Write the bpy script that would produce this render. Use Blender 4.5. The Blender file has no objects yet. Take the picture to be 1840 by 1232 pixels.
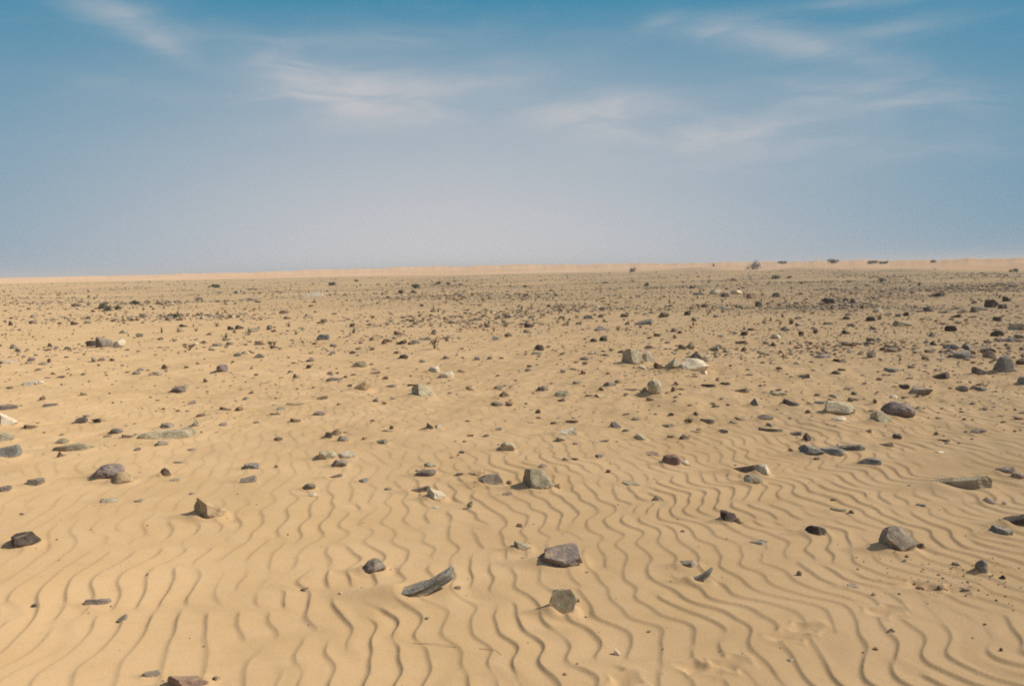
import bpy, bmesh, math, random
import numpy as np
from mathutils import Vector, Matrix

R = math.radians
scene = bpy.context.scene
COL = scene.collection
SUN_ELEV, SUN_AZ = 42.0, 87.0          # degrees; azimuth clockwise from +Y

# ---------------------------------------------------------------- the lie of the land
def sstep(a, b, x):
    t = np.clip((x - a) / (b - a), 0.0, 1.0)
    return t * t * (3 - 2 * t)

def dune_start(az):
    return np.interp(az, [-40, -31, -12, 0, 12, 20, 31, 40], [260, 235, 230, 225, 215, 165, 120, 110])

def base_height(x, y):
    """Broad shape of the plain and the far dunes, without ripples."""
    x = np.asarray(x, float); y = np.asarray(y, float)
    d = np.hypot(x, y); az = np.degrees(np.arctan2(x, y))
    near = 0.012 * (np.sin(.9*x + .45*y + 1.0) + np.sin(.55*x - .8*y + 2.2) + .6*np.sin(1.7*x + 1.1*y))
    near *= np.exp(-(d / 30.0) ** 2)
    amp = 0.0007 * np.clip(d, 0, 150)
    mid = amp * (np.sin(.31*x + .22*y) + .8*np.sin(.17*x - .37*y + 1.3) + .6*np.sin(.52*y + .12*x + .4))
    mid *= sstep(8, 30, d) * (1 - sstep(150, 230, d))
    d0 = dune_start(az)
    top = np.interp(az, [-40, -31, -18, -8, 0, 7, 15, 20, 25, 31, 40], [.5, .8, 1.7, 2.9, 3.2, 2.7, 2.3, 2.2, 1.9, 1.75, 1.6])
    front = np.interp(az, [-31, 0, 16, 31], [190, 190, 160, 110])
    crest = .16*np.sin(az*.9+1) + .12*np.sin(az*2.3) + .07*np.sin(az*5.1+2) + .03*np.sin(az*11.0)
    dune = (top + crest * np.clip(top/2, .3, 1)) * sstep(0, 1, (d - d0) / front)
    # lower dune humps in front of the long ridge
    for a0, dd, aw, dw, h in ((12.5, 230, 2.2, 22, .75), (19.5, 165, 3.0, 16, .55), (26, 150, 3.5, 14, .5), (-6, 300, 5, 26, .5), (-20, 320, 7, 30, .4)):
        dune += h * np.exp(-((az - a0)/aw)**2 - ((d - dd)/dw)**2)
    fade = 1 - sstep(700, 1500, d)
    return near + mid + dune * fade

# ---------------------------------------------------------------- what stands where (metres; camera above the origin, looking along +Y)
CAMERA_AXES = [[0.999848, 0.017452, -0.0], [-0.001521, 0.087142, -0.996195], [-0.017386, 0.996043, 0.087156]]
# x, y, width, depth, height above sand, colour, shape, seed, name, category, label
STONES = [
 (-0.438, 3.868, 0.307, 0.138, 0.098, 'u', 'H', 7095, 'rock_slab', 'rock', 'long curved slab, thin tail at left, rising to a slate blue horn at right'),
 (0.229, 4.283, 0.231, 0.185, 0.081, 'p', 'M', 875, 'rock_slab', 'rock', 'large mauve rock with a flat slanted top and pale chipped underside'),
 (2.993, 5.611, 0.368, 0.082, 0.111, 'o', 'W', 2946, 'rock', 'rock', 'long olive slab, dark beneath, with a pale triangular face near its right end'),
 (2.006, 4.372, 0.184, 0.138, 0.121, 'g', 'X', 460, 'boulder', 'rock', 'round shouldered grey boulder with a bright right flank and long black shadow'),
 (-1.194, 2.972, 0.14, 0.098, 0.062, 'r', 'V', 8666, 'rock', 'rock', 'reddish brown rock cut off by the bottom edge of the view'),
 (0.161, 5.775, 0.212, 0.159, 0.141, 'o', 'X', 5193, 'boulder', 'rock', 'big split rock, dark grey flank on one side and buff on the other'),
 (-1.868, 5.121, 0.185, 0.129, 0.141, 't', 'V', 8591, 'rock', 'rock', 'tall tan block with a sharp dark brown shaded face, slope falling to the right'),
 (0.205, 3.63, 0.124, 0.043, 0.106, 'o', 'T', 9288, 'rock_slab', 'rock', 'upright tan grey plate of rock tilted back, black shadow at its left'),
 (3.731, 8.182, 0.313, 0.25, 0.149, 'p', 'R', 5915, 'rounded_stone', 'stone', 'huge purple brown boulder with a black shaded end'),
 (-3.14, 7.658, 0.512, 0.105, 0.071, 'o', 'S', 1062, 'flat_stone', 'stone', 'wide pale green slab lying almost flush with the sand, widest flat stone of all'),
 (3.191, 8.262, 0.302, 0.227, 0.133, 'o', 'X', 1795, 'boulder', 'rock', 'pale green boulder with a bright flank, largest rock of the right middle ground'),
 (2.581, 12.051, 0.438, 0.329, 0.188, 'w', 'X', 3937, 'boulder', 'rock', 'long whitish boulder with a flat base in the middle distance'),
 (-2.971, 6.157, 0.211, 0.168, 0.102, 'p', 'R', 4478, 'rounded_stone', 'stone', 'large purple grey domed stone leaning on a tan cobble'),
 (1.864, 13.026, 0.375, 0.281, 0.237, 'o', 'X', 8719, 'boulder', 'rock', 'grey green boulder with a dark slanting face, left one of the pale pair'),
 (1.705, 6.161, 0.255, 0.079, 0.077, 'g', 'W', 5857, 'rock', 'rock', 'slate grey ramp shaped slab with a sandy pale right end'),
 (-2.731, 4.654, 0.148, 0.119, 0.08, 'k', 'B', 1439, 'boulder', 'rock', 'charcoal rock with a purple flank, alone on ripples near the left edge'),
 (-0.714, 4.174, 0.126, 0.101, 0.063, 'g', 'R', 9435, 'rounded_stone', 'stone', 'smooth brown grey cobble shaped like a potato'),
 (6.546, 11.299, 0.25, 0.2, 0.27, 'u', 'B', 4956, 'boulder', 'rock', 'tall blue grey craggy boulder near the right edge'),
 (0.886, 3.984, 0.118, 0.053, 0.065, 'u', 'H', 2772, 'rock_slab', 'rock', 'curved slate flake with a hooked upper end'),
 (-1.083, 10.145, 0.267, 0.201, 0.153, 'o', 'X', 488, 'boulder', 'rock', 'olive grey boulder with a dark face and a cream nose at right'),
 (2.867, 4.777, 0.14, 0.098, 0.074, 'k', 'W', 3444, 'rock', 'rock', 'dark slab sinking into sand at the right edge'),
 (2.368, 6.672, 0.217, 0.152, 0.078, 'u', 'V', 7281, 'rock', 'rock', 'steel grey wedge with a black shaded face, first of a line of slabs'),
 (-0.166, 5.894, 0.173, 0.06, 0.072, 'g', 'T', 1019, 'rock_slab', 'rock', 'long grey blade of rock leaning up to the right out of the sand'),
 (2.698, 6.792, 0.269, 0.051, 0.066, 'u', 'W', 8513, 'rock', 'rock', 'thin grey slab curling away at the right end of a line of slabs'),
 (-3.775, 7.22, 0.346, 0.159, 0.051, 'o', 'S', 6869, 'flat_stone', 'stone', 'long pale olive slab nearly drowned in sand, left of the widest flush slab'),
 (-0.517, 5.529, 0.124, 0.087, 0.084, 'w', 'V', 245, 'rock', 'rock', 'white faced triangle stone with a dark brown shaded side'),
 (3.435, 7.862, 0.201, 0.151, 0.11, 'o', 'X', 5835, 'boulder', 'rock', 'cube like stone with a pale right face before the purple boulder'),
 (1.627, 9.697, 0.174, 0.139, 0.188, 'o', 'R', 5705, 'rounded_stone', 'stone', 'pale green upright egg shaped boulder on sand'),
 (-2.793, 5.975, 0.154, 0.123, 0.079, 't', 'R', 6321, 'rounded_stone', 'stone', 'tan rounded cobble tucked against the large purple grey domed stone'),
 (-5.184, 8.652, 0.185, 0.129, 0.153, 'w', 'V', 7866, 'rock', 'rock', 'pale cream block with a dark brown shaded side at the left edge, higher of two'),
 (-1.926, 10.787, 0.239, 0.167, 0.152, 't', 'W', 5221, 'rock', 'rock', 'tan slab tipped up at its left end with a brown front'),
 (1.682, 4.675, 0.129, 0.097, 0.048, 'k', 'S', 1809, 'flat_stone', 'stone', 'smooth black loaf of rock lying in the ripples'),
 (-4.177, 6.97, 0.18, 0.072, 0.098, 'u', 'L', 3940, 'flat_stone', 'stone', 'blue grey splintered slab flat on the sand at the left edge'),
 (-4.67, 7.733, 0.172, 0.121, 0.121, 'o', 'V', 703, 'rock', 'rock', 'grey and pale angular rock at the left edge just below the cream block'),
 (0.038, 4.509, 0.102, 0.071, 0.058, 'o', 'V', 5123, 'rock', 'rock', 'olive stone standing just left of the large mauve rock'),
 (2.523, 6.653, 0.182, 0.146, 0.067, 'u', 'A', 8606, 'rock', 'rock', 'blue grey rough slab in the middle of a line of slabs'),
 (4.593, 9.511, 0.243, 0.194, 0.111, 'g', 'A', 3560, 'rock', 'rock', 'broad grey block beside a small black one, above the purple boulder'),
 (1.259, 4.931, 0.094, 0.075, 0.075, 'k', 'A', 3767, 'rock', 'rock', 'black jagged rock with a rusty cobble at its right side'),
 (2.305, 12.01, 0.225, 0.169, 0.184, 'o', 'P', 2683, 'pointed_rock', 'rock', 'olive peaked end piece of the long whitish boulder'),
 (1.664, 5.846, 0.141, 0.112, 0.065, 'o', 'R', 8346, 'rounded_stone', 'stone', 'olive grey cobble beneath the edge of the slate ramp'),
 (1.205, 6.427, 0.143, 0.115, 0.074, 'r', 'R', 9542, 'rounded_stone', 'stone', 'plum red domed stone with pale pink rock at its right foot'),
 (-8.487, 17.706, 0.345, 0.276, 0.272, 'g', 'A', 162, 'rock', 'rock', 'grey brown blocky boulder beside a pale one in the left distance'),
 (2.675, 6.316, 0.168, 0.134, 0.061, 'u', 'A', 2807, 'rock', 'rock', 'grey green mound shaped stone alone right of the line of slabs'),
 (0.483, 7.623, 0.202, 0.141, 0.067, 'w', 'W', 7032, 'rock', 'rock', 'pale cream wedge with an olive left tip on smooth sand'),
 (0.873, 4.208, 0.109, 0.077, 0.037, 'g', 'W', 9158, 'rock', 'rock', 'grey slab tip poking from sand above the curved slate flake'),
 (-1.499, 6.728, 0.15, 0.12, 0.073, 'o', 'B', 5526, 'boulder', 'rock', 'olive rock with a rust brown underside, a pale sandy slab at its right'),
 (2.08, 13.023, 0.177, 0.142, 0.231, 'w', 'A', 9523, 'rock', 'rock', 'white block standing at the right flank of the grey green boulder'),
 (-0.652, 5.712, 0.168, 0.032, 0.05, 'g', 'W', 7531, 'rock', 'rock', 'long grey wedge leaning against the white faced triangle stone'),
 (-11.672, 50.151, 1.268, 0.887, 0.496, 'w', 'W', 4891, 'rock', 'rock', 'far tilted white slab with a black shaded underside, pointing left'),
 (5.433, 10.781, 0.239, 0.167, 0.125, 'k', 'W', 1737, 'rock', 'rock', 'black forked slab with a sharp raised beak on the right side'),
 (-0.648, 6.174, 0.148, 0.119, 0.052, 'p', 'R', 5195, 'rounded_stone', 'stone', 'purple grey stone with a shadowed left end, olive cobble right behind it'),
 (1.801, 6.07, 0.104, 0.084, 0.081, 'w', 'A', 7494, 'rock', 'rock', 'pale broken rock standing at the high end of the slate ramp'),
 (2.243, 3.998, 0.061, 0.049, 0.071, 'u', 'R', 9905, 'rounded_stone', 'stone', 'bluish stub of rock standing on gritty sand near the right edge'),
 (-0.054, 6.949, 0.131, 0.105, 0.077, 'o', 'R', 6025, 'rounded_stone', 'stone', 'pale olive mottled round stone half sunk before the rippled sand'),
 (2.893, 8.789, 0.18, 0.126, 0.09, 'k', 'V', 6817, 'rock', 'rock', 'black hump backed rock with jagged top behind the pale green boulder'),
 (-1.915, 3.787, 0.116, 0.046, 0.027, 'p', 'L', 6691, 'flat_stone', 'stone', 'thin purple sliver of stone lying alone on ripples'),
 (-1.341, 6.46, 0.122, 0.098, 0.06, 'g', 'R', 7765, 'rounded_stone', 'stone', 'grey cobble in front of the rust bellied olive rock'),
 (6.119, 11.104, 0.189, 0.133, 0.134, 'p', 'V', 3732, 'rock', 'rock', 'brown purple block slanting down to the right'),
 (2.912, 13.435, 0.206, 0.154, 0.162, 'k', 'P', 2053, 'pointed_rock', 'rock', 'black peaked stone right behind the long whitish boulder'),
 (-1.348, 6.761, 0.151, 0.113, 0.047, 'w', 'S', 6618, 'flat_stone', 'stone', 'pale sand dusted slab joined to the rust brown bellied olive rock'),
 (15.455, 27.448, 0.419, 0.335, 0.325, 'k', 'A', 2037, 'rock', 'rock', 'black craggy pile topped rock in the far right stones'),
 (2.111, 12.202, 0.166, 0.117, 0.134, 'b', 'V', 1357, 'rock', 'rock', 'brown edged triangular stone between the two pale boulders'),
 (-4.356, 12.718, 0.173, 0.139, 0.145, 'p', 'B', 2698, 'boulder', 'rock', 'mauve round stone with a dark left side on the left plain'),
 (-0.113, 9.868, 0.152, 0.114, 0.091, 'b', 'P', 6108, 'pointed_rock', 'rock', 'dark brown shark fin stone in the middle of the plain'),
 (-8.2, 17.773, 0.257, 0.205, 0.187, 'w', 'A', 1044, 'rock', 'rock', 'pale boulder touching the grey brown blocky one in the left distance'),
 (-2.556, 6.154, 0.08, 0.06, 0.071, 'b', 'P', 7828, 'pointed_rock', 'rock', 'small dark brown peaked stone right of the purple grey domed stone'),
 (6.161, 10.233, 0.131, 0.105, 0.128, 'u', 'A', 8240, 'rock', 'rock', 'blue grey rock cut by the right edge of the view'),
 (-2.657, 5.487, 0.128, 0.096, 0.027, 'o', 'S', 8852, 'flat_stone', 'stone', 'flat grey green stone below the purple grey domed stone, alone among faint ripples'),
 (2.686, 4.607, 0.12, 0.09, 0.037, 'u', 'S', 4191, 'flat_stone', 'stone', 'blue grey flat stone, nearest one behind the bluish stub'),
 (0.952, 7.854, 0.114, 0.086, 0.068, 'p', 'X', 9211, 'boulder', 'rock', 'purple grey blocky stone on bare sand in the middle distance'),
 (-4.266, 10.797, 0.184, 0.147, 0.083, 'p', 'R', 3412, 'rounded_stone', 'stone', 'brown purple humped stone with a flat flake behind it'),
 (-1.418, 5.789, 0.09, 0.072, 0.045, 'g', 'R', 9822, 'rounded_stone', 'stone', 'round grey stone with a pale rim, a white pebble before it'),
 (-1.904, 5.978, 0.134, 0.094, 0.051, 'g', 'W', 4465, 'rock', 'rock', 'grey wedge shaped stone, nearest one behind the tall tan block'),
 (6.779, 12.772, 0.282, 0.212, 0.126, 'u', 'S', 9697, 'flat_stone', 'stone', 'blue grey flat stone, nearest one behind the slanting brown block'),
 (1.11, 7.379, 0.108, 0.086, 0.06, 'o', 'B', 2776, 'boulder', 'rock', 'olive stone with dark spots between two dark grey slivers'),
 (-6.564, 11.616, 0.277, 0.207, 0.058, 'w', 'S', 2463, 'flat_stone', 'stone', 'white flat slab lying on sand near the left edge'),
 (17.771, 35.626, 0.603, 0.422, 0.277, 'k', 'W', 6388, 'rock', 'rock', 'big black slab in the far stony field below the horizon'),
 (1.117, 6.768, 0.151, 0.113, 0.026, 'r', 'S', 6495, 'flat_stone', 'stone', 'flat reddish sliver just behind the plum red domed stone'),
 (9.615, 16.84, 0.258, 0.206, 0.145, 'k', 'R', 7666, 'rounded_stone', 'stone', 'black dome shaped rock in the stony right distance'),
 (3.424, 22.057, 0.467, 0.327, 0.187, 'u', 'W', 2017, 'rock', 'rock', 'blue grey wedge shaped stone, nearest one behind the grey green pair boulder'),
 (-1.626, 7.71, 0.103, 0.077, 0.065, 'b', 'P', 1655, 'pointed_rock', 'rock', 'dark brown peaked stone at the back of a cluster of three'),
 (3.065, 7.935, 0.136, 0.109, 0.047, 'w', 'R', 2796, 'rounded_stone', 'stone', 'small cream stone at the foot of the pale green boulder'),
 (10.528, 44.101, 0.597, 0.477, 0.347, 'w', 'A', 1214, 'rock', 'rock', 'white block at the near end of a far white outcrop'),
 (-1.498, 7.41, 0.102, 0.081, 0.052, 'g', 'R', 3342, 'rounded_stone', 'stone', 'grey rounded stone at the front of a cluster of three'),
 (5.171, 9.738, 0.142, 0.113, 0.073, 'k', 'R', 5472, 'rounded_stone', 'stone', 'dark brown dome at the top of the rippled right slope'),
 (9.128, 19.897, 0.422, 0.295, 0.158, 'o', 'V', 9472, 'rock', 'rock', 'olive steep sided stone, nearest one to the left of the black distant dome'),
 (2.959, 5.227, 0.09, 0.068, 0.052, 'p', 'P', 7551, 'pointed_rock', 'rock', 'purple grey pointed stone, nearest one in front of the long olive slab'),
 (-0.924, 11.862, 0.222, 0.167, 0.092, 'w', 'S', 8760, 'flat_stone', 'stone', 'whitish flat stone, nearest one behind the cream nosed boulder'),
 (-3.415, 5.978, 0.123, 0.093, 0.046, 'g', 'S', 794, 'flat_stone', 'stone', 'grey flat stone, nearest one to the left of the purple domed stone'),
 (-4.778, 8.354, 0.136, 0.095, 0.052, 'b', 'V', 149, 'rock', 'rock', 'dark brown wedge just right of the pale cream block at the left edge'),
 (2.63, 9.834, 0.244, 0.047, 0.06, 'g', 'W', 593, 'rock', 'rock', 'grey wedge shaped stone, nearest one to the left of the black humpback'),
 (3.494, 5.955, 0.133, 0.1, 0.039, 'p', 'S', 3172, 'flat_stone', 'stone', 'purple grey flat stone, nearest one to the right of the long olive slab'),
 (-1.37, 3.074, 0.07, 0.028, 0.022, 'g', 'L', 3227, 'flat_stone', 'stone', 'grey thin flat stone, nearest one to the left of the reddish bottom rock'),
 (0.492, 15.349, 0.17, 0.136, 0.125, 'k', 'R', 9783, 'rounded_stone', 'stone', 'black round stone sitting on a flat olive one in the middle distance'),
 (2.415, 11.923, 0.142, 0.1, 0.09, 'w', 'V', 3334, 'rock', 'rock', 'pale low block at the front of the long whitish boulder'),
 (1.323, 4.913, 0.06, 0.048, 0.035, 't', 'R', 4540, 'rounded_stone', 'stone', 'rust coloured cobble touching the black jagged rock'),
 (0.587, 9.856, 0.202, 0.151, 0.06, 'o', 'S', 9834, 'flat_stone', 'stone', 'olive flat stone, nearest one to the right of the brown shark fin'),
 (10.804, 18.195, 0.34, 0.255, 0.154, 'o', 'S', 7783, 'flat_stone', 'stone', 'olive flat stone, nearest one to the right of the black distant dome'),
 (-1.173, 12.596, 0.193, 0.154, 0.111, 'w', 'A', 6705, 'rock', 'rock', 'whitish angular stone, nearest one to the right of the black round back'),
 (11.404, 43.296, 0.586, 0.469, 0.282, 'w', 'A', 2613, 'rock', 'rock', 'flat white block at the right end of the far outcrop'),
 (7.26, 14.05, 0.239, 0.191, 0.121, 'u', 'A', 7212, 'rock', 'rock', 'blue grey angular stone, nearest one to the left of the black distant dome'),
 (0.388, 3.206, 0.028, 0.02, 0.034, 'w', 'V', 291, 'rock', 'rock', 'tiny white and dark stone chip alone on foreground ripples'),
 (0.918, 5.428, 0.056, 0.042, 0.042, 'k', 'P', 4879, 'pointed_rock', 'rock', 'tiny black pyramid stone alone on rippled sand below the plum dome'),
 (3.044, 6.898, 0.155, 0.029, 0.044, 'g', 'W', 132, 'rock', 'rock', 'grey wedge shaped stone, nearest one behind the long olive slab'),
 (-1.149, 7.297, 0.125, 0.088, 0.05, 'g', 'W', 6247, 'rock', 'rock', 'grey wedge shaped stone, nearest one to the right of the clustered brown peak'),
 (2.132, 20.329, 0.345, 0.259, 0.148, 'p', 'P', 224, 'pointed_rock', 'rock', 'purple grey pointed stone, nearest one behind the grey green pair boulder'),
 (1.301, 6.422, 0.077, 0.062, 0.04, 'w', 'R', 277, 'rounded_stone', 'stone', 'pale pink rock at the foot of the plum red dome'),
 (0.812, 5.843, 0.141, 0.105, 0.02, 'o', 'S', 476, 'flat_stone', 'stone', 'olive flat stone, nearest one behind the black pyramid'),
 (10.365, 36.961, 0.376, 0.301, 0.295, 'r', 'A', 4369, 'rock', 'rock', 'rusty brown stone just right of the far white outcrop'),
 (-2.003, 6.409, 0.121, 0.091, 0.038, 'u', 'S', 2172, 'flat_stone', 'stone', 'blue grey flat stone, nearest one to the left of the rust bellied rock'),
 (-1.659, 7.554, 0.065, 0.052, 0.07, 'p', 'A', 1752, 'rock', 'rock', 'small purple block on its end, leftmost of a cluster of three stones'),
 (2.44, 8.154, 0.153, 0.123, 0.049, 'p', 'R', 7421, 'rounded_stone', 'stone', 'purple grey rounded stone, nearest one in front of the black humpback'),
 (2.478, 7.422, 0.14, 0.098, 0.046, 'p', 'W', 2276, 'rock', 'rock', 'purple grey wedge shaped stone, nearest one behind the steel grey wedge'),
 (1.196, 10.433, 0.169, 0.135, 0.074, 'g', 'A', 1237, 'rock', 'rock', 'grey angular stone, nearest one to the left of the pale green egg'),
 (3.541, 14.982, 0.229, 0.161, 0.119, 'g', 'W', 1503, 'rock', 'rock', 'grey wedge shaped stone, nearest one behind the long whitish boulder'),
 (-8.911, 15.023, 0.306, 0.23, 0.056, 'w', 'S', 6531, 'flat_stone', 'stone', 'thin whitish slab flush with the ground at the left edge'),
 (-5.729, 9.596, 0.197, 0.147, 0.058, 'p', 'S', 5279, 'flat_stone', 'stone', 'purple grey flat stone, nearest one behind the pale cream edge block'),
 (1.515, 9.779, 0.117, 0.088, 0.097, 't', 'P', 4770, 'pointed_rock', 'rock', 'tan pointed stone, nearest one to the left of the pale green egg'),
 (2.533, 8.868, 0.106, 0.08, 0.09, 'u', 'P', 4162, 'pointed_rock', 'rock', 'blue grey pointed stone, nearest one to the left of the black humpback'),
 (2.313, 7.573, 0.215, 0.045, 0.031, 'g', 'L', 25, 'flat_stone', 'stone', 'grey thin flat stone, nearest one behind the steel grey wedge'),
 (1.487, 7.356, 0.107, 0.081, 0.055, 'k', 'P', 5672, 'pointed_rock', 'rock', 'blackish pointed stone, nearest one behind the plum red dome'),
 (-2.384, 13.352, 0.205, 0.153, 0.097, 'o', 'S', 957, 'flat_stone', 'stone', 'olive flat stone, nearest one behind the tipped tan slab'),
 (-1.313, 6.111, 0.121, 0.023, 0.037, 'g', 'W', 9223, 'rock', 'rock', 'grey wedge shaped stone, nearest one in front of the rust bellied rock'),
 (-4.362, 8.524, 0.117, 0.093, 0.077, 'k', 'A', 2717, 'rock', 'rock', 'blackish angular stone, nearest one to the right of the dark wedge beside the cream block'),
 (7.521, 13.998, 0.191, 0.153, 0.129, 'g', 'A', 8370, 'rock', 'rock', 'grey angular stone, nearest one in front of the black distant dome'),
 (4.419, 24.783, 0.336, 0.269, 0.207, 'k', 'A', 2003, 'rock', 'rock', 'blackish angular stone, nearest one to the left of the far white outcrop'),
 (3.771, 11.009, 0.197, 0.138, 0.068, 'k', 'W', 2452, 'rock', 'rock', 'blackish wedge shaped stone, nearest one behind the black humpback'),
 (3.203, 15.262, 0.156, 0.117, 0.171, 'o', 'P', 9717, 'pointed_rock', 'rock', 'olive pointed stone, nearest one behind the long whitish boulder'),
 (2.492, 7.148, 0.068, 0.051, 0.088, 'k', 'P', 4230, 'pointed_rock', 'rock', 'blackish pointed stone, nearest one behind the steel grey wedge'),
 (2.996, 13.071, 0.145, 0.116, 0.132, 'w', 'A', 3153, 'rock', 'rock', 'whitish angular stone, nearest one behind the long whitish boulder'),
 (-0.285, 6.183, 0.117, 0.088, 0.028, 't', 'S', 8213, 'flat_stone', 'stone', 'tan flat stone, nearest one to the left of the leaning grey blade'),
 (-2.25, 17.214, 0.249, 0.174, 0.126, 'k', 'W', 9369, 'rock', 'rock', 'blackish wedge shaped stone, nearest one behind the black round back'),
 (-1.825, 14.281, 0.158, 0.126, 0.083, 'k', 'R', 2355, 'rounded_stone', 'stone', 'round backed black stone in the middle distance left of centre'),
 (9.461, 18.331, 0.249, 0.199, 0.155, 'k', 'A', 3655, 'rock', 'rock', 'blackish angular stone, nearest one to the left of the black distant dome'),
 (0.366, 10.29, 0.141, 0.112, 0.074, 'g', 'R', 7561, 'rounded_stone', 'stone', 'grey rounded stone, nearest one to the right of the brown shark fin'),
 (2.247, 12.281, 0.109, 0.082, 0.09, 'o', 'P', 1759, 'pointed_rock', 'rock', 'small olive peak between the brown edged triangular stone and the whitish boulder'),
 (3.002, 9.571, 0.212, 0.159, 0.037, 'o', 'S', 3894, 'flat_stone', 'stone', 'olive flat stone, nearest one behind the black humpback'),
 (-0.646, 6.439, 0.105, 0.084, 0.034, 'o', 'R', 3723, 'rounded_stone', 'stone', 'olive rounded stone, nearest one behind the shadowed purple stone'),
 (-0.179, 9.239, 0.142, 0.114, 0.055, 'g', 'R', 7202, 'rounded_stone', 'stone', 'grey rounded stone, nearest one in front of the brown shark fin'),
 (3.478, 5.781, 0.09, 0.072, 0.041, 'g', 'R', 5047, 'rounded_stone', 'stone', 'grey rounded stone, nearest one to the right of the long olive slab'),
 (4.887, 13.341, 0.272, 0.204, 0.062, 'g', 'S', 325, 'flat_stone', 'stone', 'grey flat stone, nearest one behind the black humpback'),
 (12.024, 32.236, 0.491, 0.368, 0.226, 'k', 'S', 562, 'flat_stone', 'stone', 'blackish flat stone, nearest one to the right of the far white outcrop'),
 (-4.18, 18.842, 0.288, 0.216, 0.124, 'u', 'S', 3414, 'flat_stone', 'stone', 'blue grey flat stone, nearest one to the left of the black round back'),
 (-2.434, 9.523, 0.261, 0.053, 0.034, 't', 'S', 3719, 'flat_stone', 'stone', 'tan flat stone, nearest one behind the clustered brown peak'),
 (1.855, 8.076, 0.152, 0.061, 0.041, 'g', 'L', 4055, 'flat_stone', 'stone', 'grey thin flat stone, nearest one in front of the pale green egg'),
 (-3.381, 8.227, 0.141, 0.106, 0.046, 'p', 'S', 9042, 'flat_stone', 'stone', 'purple grey flat stone, nearest one behind the wide flush slab'),
 (-1.714, 3.594, 0.044, 0.031, 0.034, 'g', 'W', 1257, 'rock', 'rock', 'grey wedge shaped stone, nearest one in front of the thin purple sliver'),
 (1.001, 9.685, 0.165, 0.116, 0.05, 't', 'V', 2454, 'rock', 'rock', 'tan steep sided stone, nearest one to the left of the pale green egg'),
 (-3.754, 7.974, 0.116, 0.093, 0.054, 'p', 'R', 6634, 'rounded_stone', 'stone', 'purple grey rounded stone, nearest one to the left of the wide flush slab'),
 (-1.363, 5.621, 0.068, 0.054, 0.024, 'w', 'R', 1126, 'rounded_stone', 'stone', 'whitish pebble in front of the round pale rimmed grey stone'),
 (9.878, 39.409, 0.401, 0.32, 0.229, 'k', 'A', 2416, 'rock', 'rock', 'black stone between two white blocks of the far outcrop'),
 (0.45, 21.975, 0.261, 0.209, 0.165, 'k', 'A', 4892, 'rock', 'rock', 'blackish angular stone, nearest one behind the black ball stone'),
 (-3.042, 7.304, 0.1, 0.08, 0.049, 'g', 'A', 2042, 'rock', 'rock', 'grey angular stone, nearest one in front of the wide flush slab'),
 (-0.53, 10.624, 0.145, 0.109, 0.066, 't', 'S', 2487, 'flat_stone', 'stone', 'tan flat stone, nearest one to the left of the brown shark fin'),
 (4.92, 12.774, 0.218, 0.152, 0.067, 'k', 'V', 2019, 'rock', 'rock', 'blackish steep sided stone, nearest one behind the black humpback'),
 (5.156, 11.531, 0.197, 0.147, 0.061, 'u', 'S', 7207, 'flat_stone', 'stone', 'blue grey flat stone, nearest one to the left of the black beaked slab'),
 (4.022, 7.282, 0.131, 0.098, 0.035, 'p', 'S', 4250, 'flat_stone', 'stone', 'purple grey flat stone, nearest one to the right of the purple boulder'),
 (7.209, 12.818, 0.197, 0.147, 0.081, 'g', 'S', 1246, 'flat_stone', 'stone', 'grey flat stone, nearest one behind the blue grey crag'),
 (4.606, 9.947, 0.128, 0.102, 0.073, 'k', 'A', 1264, 'rock', 'rock', 'blackish angular stone, nearest one to the left of the broad grey block'),
 (2.142, 4.41, 0.05, 0.035, 0.039, 'k', 'W', 902, 'rock', 'rock', 'blackish wedge shaped stone, nearest one to the right of the grey shouldered boulder'),
 (-2.641, 19.997, 0.272, 0.19, 0.124, 'b', 'V', 7560, 'rock', 'rock', 'dark brown steep sided stone, nearest one behind the black round back'),
 (-2.028, 8.804, 0.143, 0.107, 0.042, 'p', 'S', 7011, 'flat_stone', 'stone', 'purple grey flat stone, nearest one behind the clustered brown peak'),
 (-0.785, 7.918, 0.071, 0.05, 0.077, 'k', 'V', 6767, 'rock', 'rock', 'small blackish steep sided stone, nearest one in front of the cream nosed boulder'),
 (6.133, 19.082, 0.243, 0.182, 0.13, 'g', 'P', 2493, 'pointed_rock', 'rock', 'grey pointed stone, nearest one in front of the far white outcrop'),
 (10.686, 24.885, 0.253, 0.203, 0.225, 'w', 'A', 5328, 'rock', 'rock', 'whitish angular stone, nearest one to the left of the black distant dome'),
 (1.842, 17.158, 0.175, 0.14, 0.142, 'k', 'A', 2345, 'rock', 'rock', 'blackish angular stone, nearest one behind the grey green pair boulder'),
 (1.888, 12.357, 0.116, 0.093, 0.068, 'w', 'A', 34, 'rock', 'rock', 'small pale chip at the foot of the grey green boulder in the pale group'),
 (-3.541, 5.827, 0.085, 0.064, 0.036, 'p', 'S', 9849, 'flat_stone', 'stone', 'purple grey flat stone, nearest one to the left of the purple domed stone'),
 (-3.162, 9.292, 0.135, 0.095, 0.053, 'b', 'V', 9842, 'rock', 'rock', 'dark brown steep sided stone, nearest one to the right of the brown purple hump'),
 (-2.263, 10.007, 0.154, 0.108, 0.051, 'b', 'W', 4200, 'rock', 'rock', 'dark brown wedge shaped stone, nearest one to the left of the tipped tan slab'),
 (2.634, 11.692, 0.12, 0.096, 0.056, 'w', 'A', 4907, 'rock', 'rock', 'pale fragment just beyond the far end of the long whitish boulder'),
 (12.251, 24.082, 0.368, 0.257, 0.14, 'g', 'W', 9949, 'rock', 'rock', 'grey wedge shaped stone, nearest one to the left of the black distant dome'),
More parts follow.
